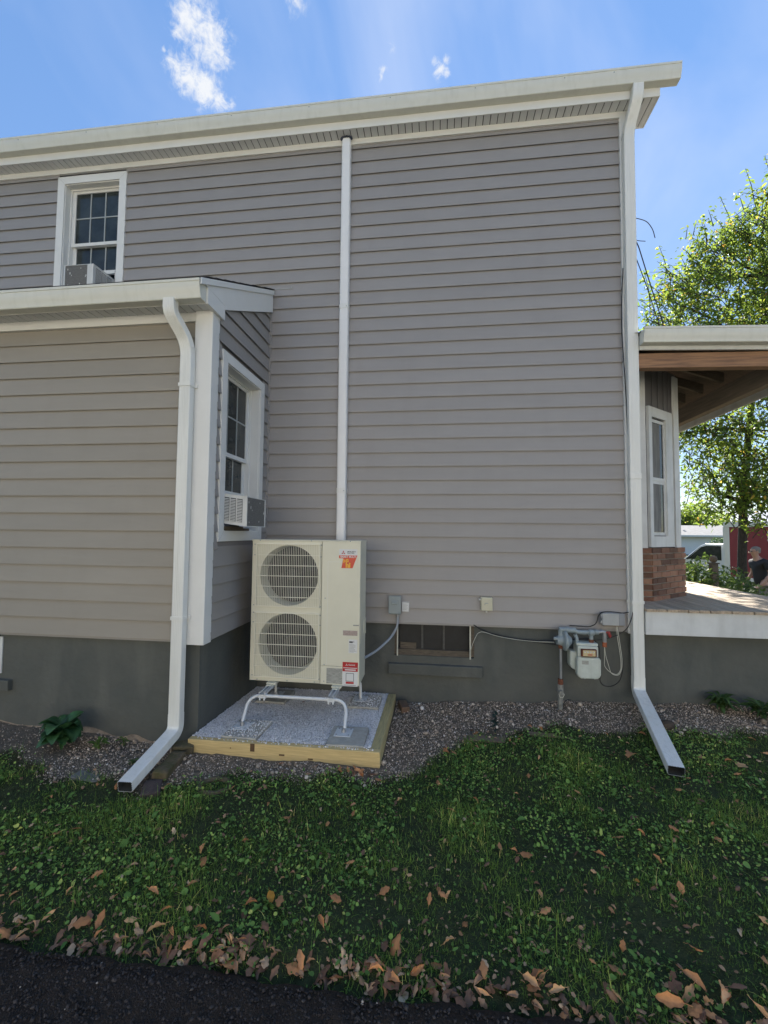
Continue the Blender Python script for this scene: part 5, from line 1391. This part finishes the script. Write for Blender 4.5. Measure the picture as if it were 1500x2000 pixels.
# ------------------------------------------------------------------ loose stones and bricks
STONE = mat('grey_stone', (0.195, 0.188, 0.165), .9, var=.4, vscale=12, bump=.7, bscale=40)
MOSS = mat('mossy_stone', (0.140, 0.102, 0.067), .95, color2=(0.070, 0.070, 0.022), vscale=16, bump=.8, bscale=60)
REDST = mat('reddish_stone', (0.088, 0.064, 0.056), .9, var=.3, vscale=14, bump=.6, bscale=50)
def rock(name, label, c, s, rot, m, seedn, blocky=True, cat='stone'):
    rr = random.Random(seedn)
    mb = MB()
    if blocky: mb.box(-s[0] / 2, s[0] / 2, -s[1] / 2, s[1] / 2, -s[2] / 2, s[2] / 2)
    else: mb.add([(v[0] * s[0] / 2, v[1] * s[1] / 2, v[2] * s[2] / 2) for v in IV], IF)
    o = mb.build(name, m)
    sb = o.modifiers.new('sub', 'SUBSURF'); sb.subdivision_type = 'SIMPLE' if blocky else 'CATMULL_CLARK'; sb.levels = sb.render_levels = 3
    tx = bpy.data.textures.new('lumps', 'CLOUDS'); tx.noise_scale = max(s) * .4
    dm = o.modifiers.new('lumps', 'DISPLACE'); dm.texture = tx; dm.strength = min(s) * .35; dm.texture_coords = 'LOCAL'
    bv = o.modifiers.new('bevel', 'BEVEL'); bv.width = min(s) * .1; bv.limit_method = 'ANGLE'
    for p in o.data.polygons: p.use_smooth = True
    o.location = (c[0], c[1], gz(c[0], c[1]) + c[2]); o.rotation_euler = rot
    return tag(o, label, cat)
rock('stone_block', 'long moss-covered stone block lying beside the wing downspout foot', (-1.955, -1.56, .02), (.105, .30, .07), (0, .05, .12), MOSS, 1)
rock('stone', 'flat reddish stone just under the end of the wing downspout', (-1.93, -1.79, .012), (.12, .16, .04), (.05, 0, .5), REDST, 2)
rock('stone', 'pale broken stone wedged at the corner of the wing foundation', (-1.99, -1.33, .03), (.16, .10, .08), (.1, .1, .4), MOSS, 3)
rock('brick', 'single old brick lying in the gravel beside the timber frame', (-.315, -.17, .025), (.085, .20, .06), (0, .06, .30), mat('loose_brick', (.17, .09, .055), .95, color2=(.12, .10, .06), vscale=16, bump=.7, bscale=60), 4, cat='brick')
rock('rock', 'brown half-buried rock right of the corner downspout foot', (2.06, -.43, .015), (.22, .15, .12), (0, .1, .3), mat('brown_rock', (.075, .055, .038), .95, var=.4, vscale=20, bump=.6, bscale=60), 5, False)
rock('edging_stone', 'flat tan edging slab between gravel and grass under the seedling', (.50, -.74, -.004), (.42, .10, .04), (0, .02, .02), mat('tan_slab', (.22, .15, .10), .95, var=.3, vscale=14, bump=.5, bscale=50), 6)
rock('edging_stone', 'second buried edging slab right of the tan one', (1.02, -.66, -.014), (.40, .07, .035), (0, .02, -.03), MATS['tan_slab'], 7)
rock('edging_stone', 'buried edging slab under the left lawn edge near the wing downspout', (-2.42, -1.72, -.016), (.36, .09, .04), (0, .02, -.12), STONE, 8)
mb = MB(); nn = 26
ring = [(-1.52 + .105 * cos(2 * pi * k / nn), -1.70 + .085 * sin(2 * pi * k / nn), gz(-1.52, -1.7) + .006) for k in range(nn + 1)]
mb.tube(ring, [.02 + .003 * sin(k * 1.7) for k in range(nn + 1)], 8)
tag(rebase(mb.build('stone_ring', MOSS, None, smooth=60)), 'half-buried oval stone ring in the grass in front of the timber frame', 'stone')

# ------------------------------------------------------------------ lawn
GRASS = mat('grass_blade', (0.150, 0.240, 0.041), .5, tint=[(0, (0.059, 0.113, 0.027)), (.45, (0.121, 0.210, 0.040)), (.8, (0.215, 0.322, 0.062)), (.93, (0.429, 0.426, 0.097)), (1, (0.766, 0.687, 0.226))], trans=.2, spec=.12)
BROAD = mat('broad_weed', (0.112, 0.198, 0.040), .45, tint=[(0, (0.069, 0.137, 0.033)), (.5, (0.127, 0.237, 0.059)), (.85, (0.232, 0.377, 0.086)), (1, (0.489, 0.525, 0.135))], trans=.18, spec=.12)
def lawn_pts(n, near_bias=True):
    x = rng.uniform(-5, 4.6, n); y = rng.uniform(-2.89, -.3, n)
    d = (y - grass_line(x)) / .22
    k = (rng.random(n) < np.clip(.5 - d * 1.4, 0, 1)) & ~((x > -2.0) & (x < -.39) & (y > -1.34))
    inn = frustum(x, y, .30); k &= inn | (rng.random(n) < .12)
    k &= ~((x < -2.95) & (y > -1.75) & (rng.random(n) < .6))
    return x[k], y[k]
def fld(x, y, s, o):     # slow variation, python noise on a coarse grid then bilinear
    gx = np.arange(-6, 6.01, .12); gy = np.arange(-4, 1.01, .12)
    Zg = np.array([[mnoise.noise(Vector((a * s + o, b * s, o))) for b in gy] for a in gx])
    fx = np.clip((x + 6) / .12, 0, len(gx) - 1.001); fy_ = np.clip((y + 4) / .12, 0, len(gy) - 1.001)
    i, j = fx.astype(int), fy_.astype(int); u, v = fx - i, fy_ - j
    return Zg[i, j] * (1 - u) * (1 - v) + Zg[i + 1, j] * u * (1 - v) + Zg[i, j + 1] * (1 - u) * v + Zg[i + 1, j + 1] * u * v
def grass(n, hmin, hmax, wid, lean):
    x, y = lawn_pts(n); n = len(x)
    cl = fld(x, y, 2.2, 3.1); bare = fld(x, y, 3.3, 9.7)
    keep = rng.random(n) < np.clip(1.15 + bare * 2.2, .18, 1); x, y, cl = x[keep], y[keep], cl[keep]; n = len(x)
    h = rng.uniform(hmin, hmax, n) * np.clip(1 + cl * 1.3, .45, 1.6)
    bv = np.array([(-.5, 0, 0), (.5, 0, 0), (-.42, .12, .4), (.42, .12, .4), (-.25, .42, .78), (.25, .42, .78), (0, .85, 1)])
    bf = [(0, 1, 3, 2), (2, 3, 5, 4), (4, 5, 6)]
    R = rotz(rng.uniform(0, 6.28, n)) @ rotx(-rng.normal(.25, lean, n))
    sc = np.stack([np.full(n, wid) * rng.uniform(.7, 1.5, n), h, h], -1)
    tint = np.clip(rng.normal(.42, .17, n) + cl * .35 + (rng.random(n) > .965) * .5, 0, 1)
    o = scatter('grass', bv, bf, np.stack([x, y, ground_h(x, y) - .004], -1), R, sc, GRASS, tint)
    return tag(o, 'rough green lawn grass between the gravel and the driveway', None, None, 'stuff')
grass(225000, .014, .036, .0027, .7)
grass(5000, .04, .075, .0038, .6)
def rounded(n_):
    a = np.linspace(0, 2 * pi, n_, endpoint=False)
    v = [(0, 0, -.08)] + [(.5 * cos(t) + .1, .5 * sin(t) * (1 + .1 * cos(3 * t)), .06 * cos(2 * t)) for t in a]
    return np.array(v), [(0, 1 + i, 1 + (i + 1) % n_) for i in range(n_)]
def broad(n, size, shape, sc_x, zlo, zhi, label, tilt=.5):
    x, y = lawn_pts(n); n = len(x)
    cl = fld(x, y, 2.6, 31.7); keep = rng.random(n) < np.clip(.55 + cl * 2.2, .12, 1); x, y, cl = x[keep], y[keep], cl[keep]; n = len(x)
    R = rotz(rng.uniform(0, 6.28, n)) @ roty(rng.normal(-.15, tilt, n)) @ rotx(rng.normal(0, tilt, n))
    s = size * np.exp(rng.normal(0, .33, n)); sc = np.stack([s * sc_x, s, s], -1)
    tint = np.clip(rng.beta(2, 2.2, n) + cl * .3 + (rng.random(n) > .985) * .5, 0, 1)
    o = scatter('ground_cover', shape[0], shape[1], np.stack([x, y, ground_h(x, y) + rng.uniform(zlo, zhi, n)], -1), R, sc, BROAD, tint)
    return tag(o, label, None, None, 'stuff')
broad(64000, .0110, rounded(7), 1.0, .008, .034, 'round clover and ground ivy leaves scattered through the lawn')
broad(2600, .019, rounded(9), 1.0, .012, .040, 'larger round violet leaves scattered through the lawn', .35)
broad(300, .040, leaf_card(), 1.0, .015, .03, 'a few broad plantain leaves standing out of the lawn', .4)
broad(6000, .025, (leaf_card()[0], leaf_card()[1]), 1.0, .01, .03, 'long plantain and dandelion leaves scattered through the lawn')

# ------------------------------------------------------------------ fallen leaves
LT = mat('dry_leaf_tan', (0.609, 0.293, 0.116), .75, color2=(0.420, 0.189, 0.077), vscale=30, bump=.4, bscale=90, objvar=.35, trans=.15)
LB = mat('dry_leaf_brown', (0.273, 0.134, 0.074), .8, color2=(0.182, 0.092, 0.051), vscale=30, bump=.4, bscale=90, objvar=.35, trans=.1)
LP = mat('dry_leaf_pale', (0.756, 0.472, 0.231), .75, color2=(0.546, 0.302, 0.139), vscale=30, bump=.4, bscale=90, objvar=.25, trans=.15)
LY = mat('yellow_leaf', (.52, .27, .03), .6, color2=(.42, .18, .02), vscale=20, trans=.2)
def dead_leaf(m, seedn, L=.075):
    r = random.Random(seedn); mb = MB(); n, k = 8, 7; v = []
    curl, arch, lob, tw = r.uniform(-.9, 1.3), r.uniform(-.5, .9), r.uniform(.10, .32), r.uniform(-.6, .6)
    wd = r.uniform(.48, .74)
    for i in range(n + 1):
        t = i / n; w = wd * .5 * sin(pi * (t * .96 + .02)) ** .7 * (1 + lob * sin(t * 15 + seedn)) * (1.0 - .15 * t)
        x = t - .5
        for j in range(k):
            s = (j / (k - 1) * 2 - 1)
            yy = s * w * (1 + r.uniform(-.08, .08)); ang = s * curl * w * 2.4 + tw * x
            z = arch * (x * x - .25) * -.7 + abs(s) * w * curl * .6 + .02 * sin(i * 2.1 + j * 1.3) + tw * x * s * w
            v.append(((x + r.uniform(-.012, .012)) * L, yy * L * cos(min(1.2, abs(curl) * abs(s) * .8)), z * L))
    zm_ = min(p[2] for p in v); v = [(a, b, c - zm_) for a, b, c in v]
    f = [(i * k + j, i * k + j + 1, (i + 1) * k + j + 1, (i + 1) * k + j) for i in range(n) for j in range(k - 1)]
    mb.add(v, f)
    mb.tube([(-.5 * L, 0, .1 * L), (-.62 * L, .01 * L, .06 * L), (-.78 * L, .04 * L, .05 * L)], .0009, 4)
    return mb.mesh('fallen_leaf', m, smooth=70)
VT = [dead_leaf(LT, s) for s in range(6)]; VB = [dead_leaf(LB, s + 10) for s in range(4)]; VP = [dead_leaf(LP, s + 20) for s in range(4)]
def drop(me, x, y, s, label, group, lift=.022, tilt=.45):
    if label.startswith('*'):
        tone = 'tan' if me in VT else 'dark brown' if me in VB else 'pale' if me in VP else 'yellow'
        zone = 'on the left part of' if x < -1.3 else 'in the middle of' if x < .6 else 'on the right part of'
        label = label[1:] % (tone, zone); group = tone + ' ' + group + ' ' + zone.split()[-2]
    o = bpy.data.objects.new('fallen_leaf', me); COL.objects.link(o)
    o.location = (x, y, gz(x, y) + lift); o.scale = (s,) * 3
    o.rotation_euler = (random.gauss(0, tilt), random.gauss(0, tilt), random.uniform(0, 6.28))
    return tag(o, label, 'leaf', group)
EXPL = [(-1.21, -2.39, 1.25), (-1.26, -2.31, .9), (-1.57, -2.77, 1.2), (-1.5, -2.75, 1.1), (-1.36, -2.58, 1), (-1.24, -2.66, .9), (-.46, -2.54, .9), (-.16, -2.7, 1.3), (-.23, -2.82, 1), (.52, -2.44, .95), (.37, -2.03, .9), (.51, -2.06, 1.15), (.91, -2.04, .8), (1.07, -1.89, .9),
        (-.44, -2.29, .8), (-.24, -2.44, .9), (-.02, -2.45, .8), (1.2, -2.04, .8), (1.23, -2.21, .9), (1.37, -2.56, .9), (.2, -2.76, 1), (.41, -2.77, 1.1), (-2.11, -2.21, .8), (-2.2, -2.26, .8), (-.89, -2.0, .8), (-.64, -1.99, .8), (.27, -1.64, .9), (1.42, -1.78, 1.0), (-.5, -2.66, .9), (-.85, -2.6, .9), (-1.02, -2.74, .9), (.14, -2.56, .8), (.83, -2.39, .8)]
LL, GL_ = '*dry %s fallen leaf lying %s the lawn', 'leaves on the lawn'
for x, y, s in EXPL: drop(random.choice(VT), x, y, s * .82, LL, GL_, .024, .35)
for k in range(112):
    x, y = random.uniform(-2.9, 2.9), random.uniform(-2.75, -.75)
    if y > float(grass_line(x)) + .05 or (abs(x + 1.2) < .85 and y > -1.36) or not frustum(np.array(x), np.array(y), .2): continue
    drop(random.choice(VT + VT + VB + VP), x, y, random.uniform(.4, .75), LL, GL_, .018, .35)
LE, GE = '*curled %s leaf in the drift %s the driveway edge', 'leaves drifted along the driveway edge'
for k in range(165):
    x = random.uniform(-2.2, 2.2)
    if random.random() > .35 + .65 * (0.5 + .5 * sin(x * 6 + 1)) and random.random() < .75: continue
    y = -2.868 + abs(random.gauss(0, .085))
    if not frustum(np.array(x), np.array(y), .2): continue
    drop(random.choice(VT + VB + VB + VP), x, y, random.uniform(.42, 1.1), LE, GE, .004 + random.random() * .02, .45)
for k in range(16): drop(random.choice(VT + VB + VP), random.gauss(1.15, .13), random.gauss(-2.74, .05), random.uniform(.8, 1.3), 'tan and brown leaf in the heap by the driveway at the bottom right', 'leaf heap at the right end of the driveway edge', .01 + .002 * k, .5)
LG, GG = '*small %s leaf where gravel meets grass, %s the gravel line', 'leaves along the gravel edge'
for k in range(34):
    x = random.choice([random.uniform(-1.7, -.4), random.gauss(.22, .16), random.gauss(-.55, .12), random.uniform(.1, 2.9)])
    y = float(grass_line(x)) + random.gauss(-.02, .06)
    if -2.0 < x < -.4: y = -1.36 - abs(random.gauss(0, .06))
    drop(random.choice(VT + VB), x, y, random.uniform(.5, .85), LG, GG, .014, .5)
o = drop(dead_leaf(LY, 41, .062), -.77, -2.56, 1.0, 'bright yellow-orange leaf in the grass left of centre', None, .034, .25); del o['label']; tag(o, 'bright yellow-orange leaf in the grass left of centre')
o = drop(dead_leaf(LT, 44, .065), -.72, -2.585, 1.1, 'peach coloured leaf overlapping the bright yellow-orange one', None, .036, .3)
drop(dead_leaf(LT, 5, .12), 1.52, -.99, 1.0, 'large curled tan leaf in the grass left of the right downspout foot', None, .045, .2)
drop(dead_leaf(LP, 7, .095), 2.32, -.97, 1.0, 'flat pale tan leaf in the grass right of the right downspout foot', None, .035, .15)
drop(dead_leaf(LY, 9, .045), 1.02, -2.22, 1.0, 'narrow yellow-green leaf in the grass at right', None, .03, .2)
drop(dead_leaf(LB, 3, .05), -1.29, -.42, 1.0, 'dark brown leaf on the white gravel behind the stand', None, -.0 + .085, .2)
# smaller leaves and broken ones, too many to count
def small_leaves(n, xf, yf, smin, smax, m, tilt, label):
    x, y = xf(n), yf(n)
    k = (y < grass_line(x) + .1) & frustum(x, y, .2) & ~((np.abs(x + 1.2) < .8) & (y > -1.36)); x, y = x[k], y[k]
    pick = rng.integers(0, 4, len(x))
    Vs, Ls, Cs, Ts, off = [], [], [], [], 0
    for q in range(4):
        me = VT[q]; kk = pick == q; nn_ = int(kk.sum())
        bv = np.array([v.co[:] for v in me.vertices])[:63]
        bf = [tuple(p.vertices) for p in me.polygons if max(p.vertices) < 63]
        R = rotz(rng.uniform(0, 6.28, nn_)) @ rotx(rng.normal(0, tilt, nn_)) @ roty(rng.normal(0, tilt, nn_))
        V = np.einsum('nij,kj->nki', R * rng.uniform(smin, smax, nn_)[:, None, None], bv) + np.stack([x[kk], y[kk], ground_h(x[kk], y[kk]) + rng.uniform(.008, .022, nn_)], -1)[:, None, :]
        Vs.append(V.reshape(-1, 3)); L = np.array(bf).ravel()
        Ls.append((L[None, :] + (np.arange(nn_) * 63)[:, None]).ravel() + off); Cs.append(np.full(nn_ * len(bf), 4)); Ts.append(np.repeat(rng.random(nn_), 63)); off += nn_ * 63
    o = np_mesh('leaf_litter', np.concatenate(Vs), np.concatenate(Ls), np.concatenate(Cs), m, np.concatenate(Ts), True)
    return tag(o, label, None, None, 'stuff')
LMIX = mat('mixed_dry_leaf', (0.240, 0.138, 0.077), .8, tint=[(0, (0.144, 0.086, 0.055)), (.4, (0.312, 0.172, 0.099)), (.8, (0.576, 0.345, 0.187)), (1, (0.720, 0.529, 0.330))], var=.3, vscale=40, trans=.1)
small_leaves(800, lambda n: rng.uniform(-3, 3.2, n), lambda n: rng.uniform(-2.85, -.6, n), .2, .55, LMIX, .4, 'small dry leaves strewn over the whole lawn')
small_leaves(420, lambda n: rng.uniform(-2.4, 2.4, n), lambda n: -2.872 + np.abs(rng.normal(0, .05, n)), .25, .75, LMIX, .45, 'broken dry leaves packed along the driveway edge')
# leaf crumbs
n = 800
x = rng.uniform(-3, 3, n); y = -2.87 + np.abs(rng.normal(0, .35, n)); k = (y < grass_line(x) - .05) & frustum(x, y, .2) & ~((np.abs(x + 1.2) < .8) & (y > -1.36)); x, y = x[k], y[k]; n = len(x)
bv, bf = leaf_card(Wd=.6)
o = scatter('leaf_litter', bv, bf, np.stack([x, y, ground_h(x, y) + .014], -1), rotz(rng.uniform(0, 6.28, n)) @ rotx(rng.normal(0, .6, n)), .021 * rng.uniform(.5, 1.3, n), mat('leaf_crumb', (.2, .12, .07), .85, tint=[(0, (.14, .085, .045)), (1, (.46, .30, .17))]), rng.random(n))
tag(o, 'small bits of broken dry leaf scattered over the lawn', None, None, 'stuff')
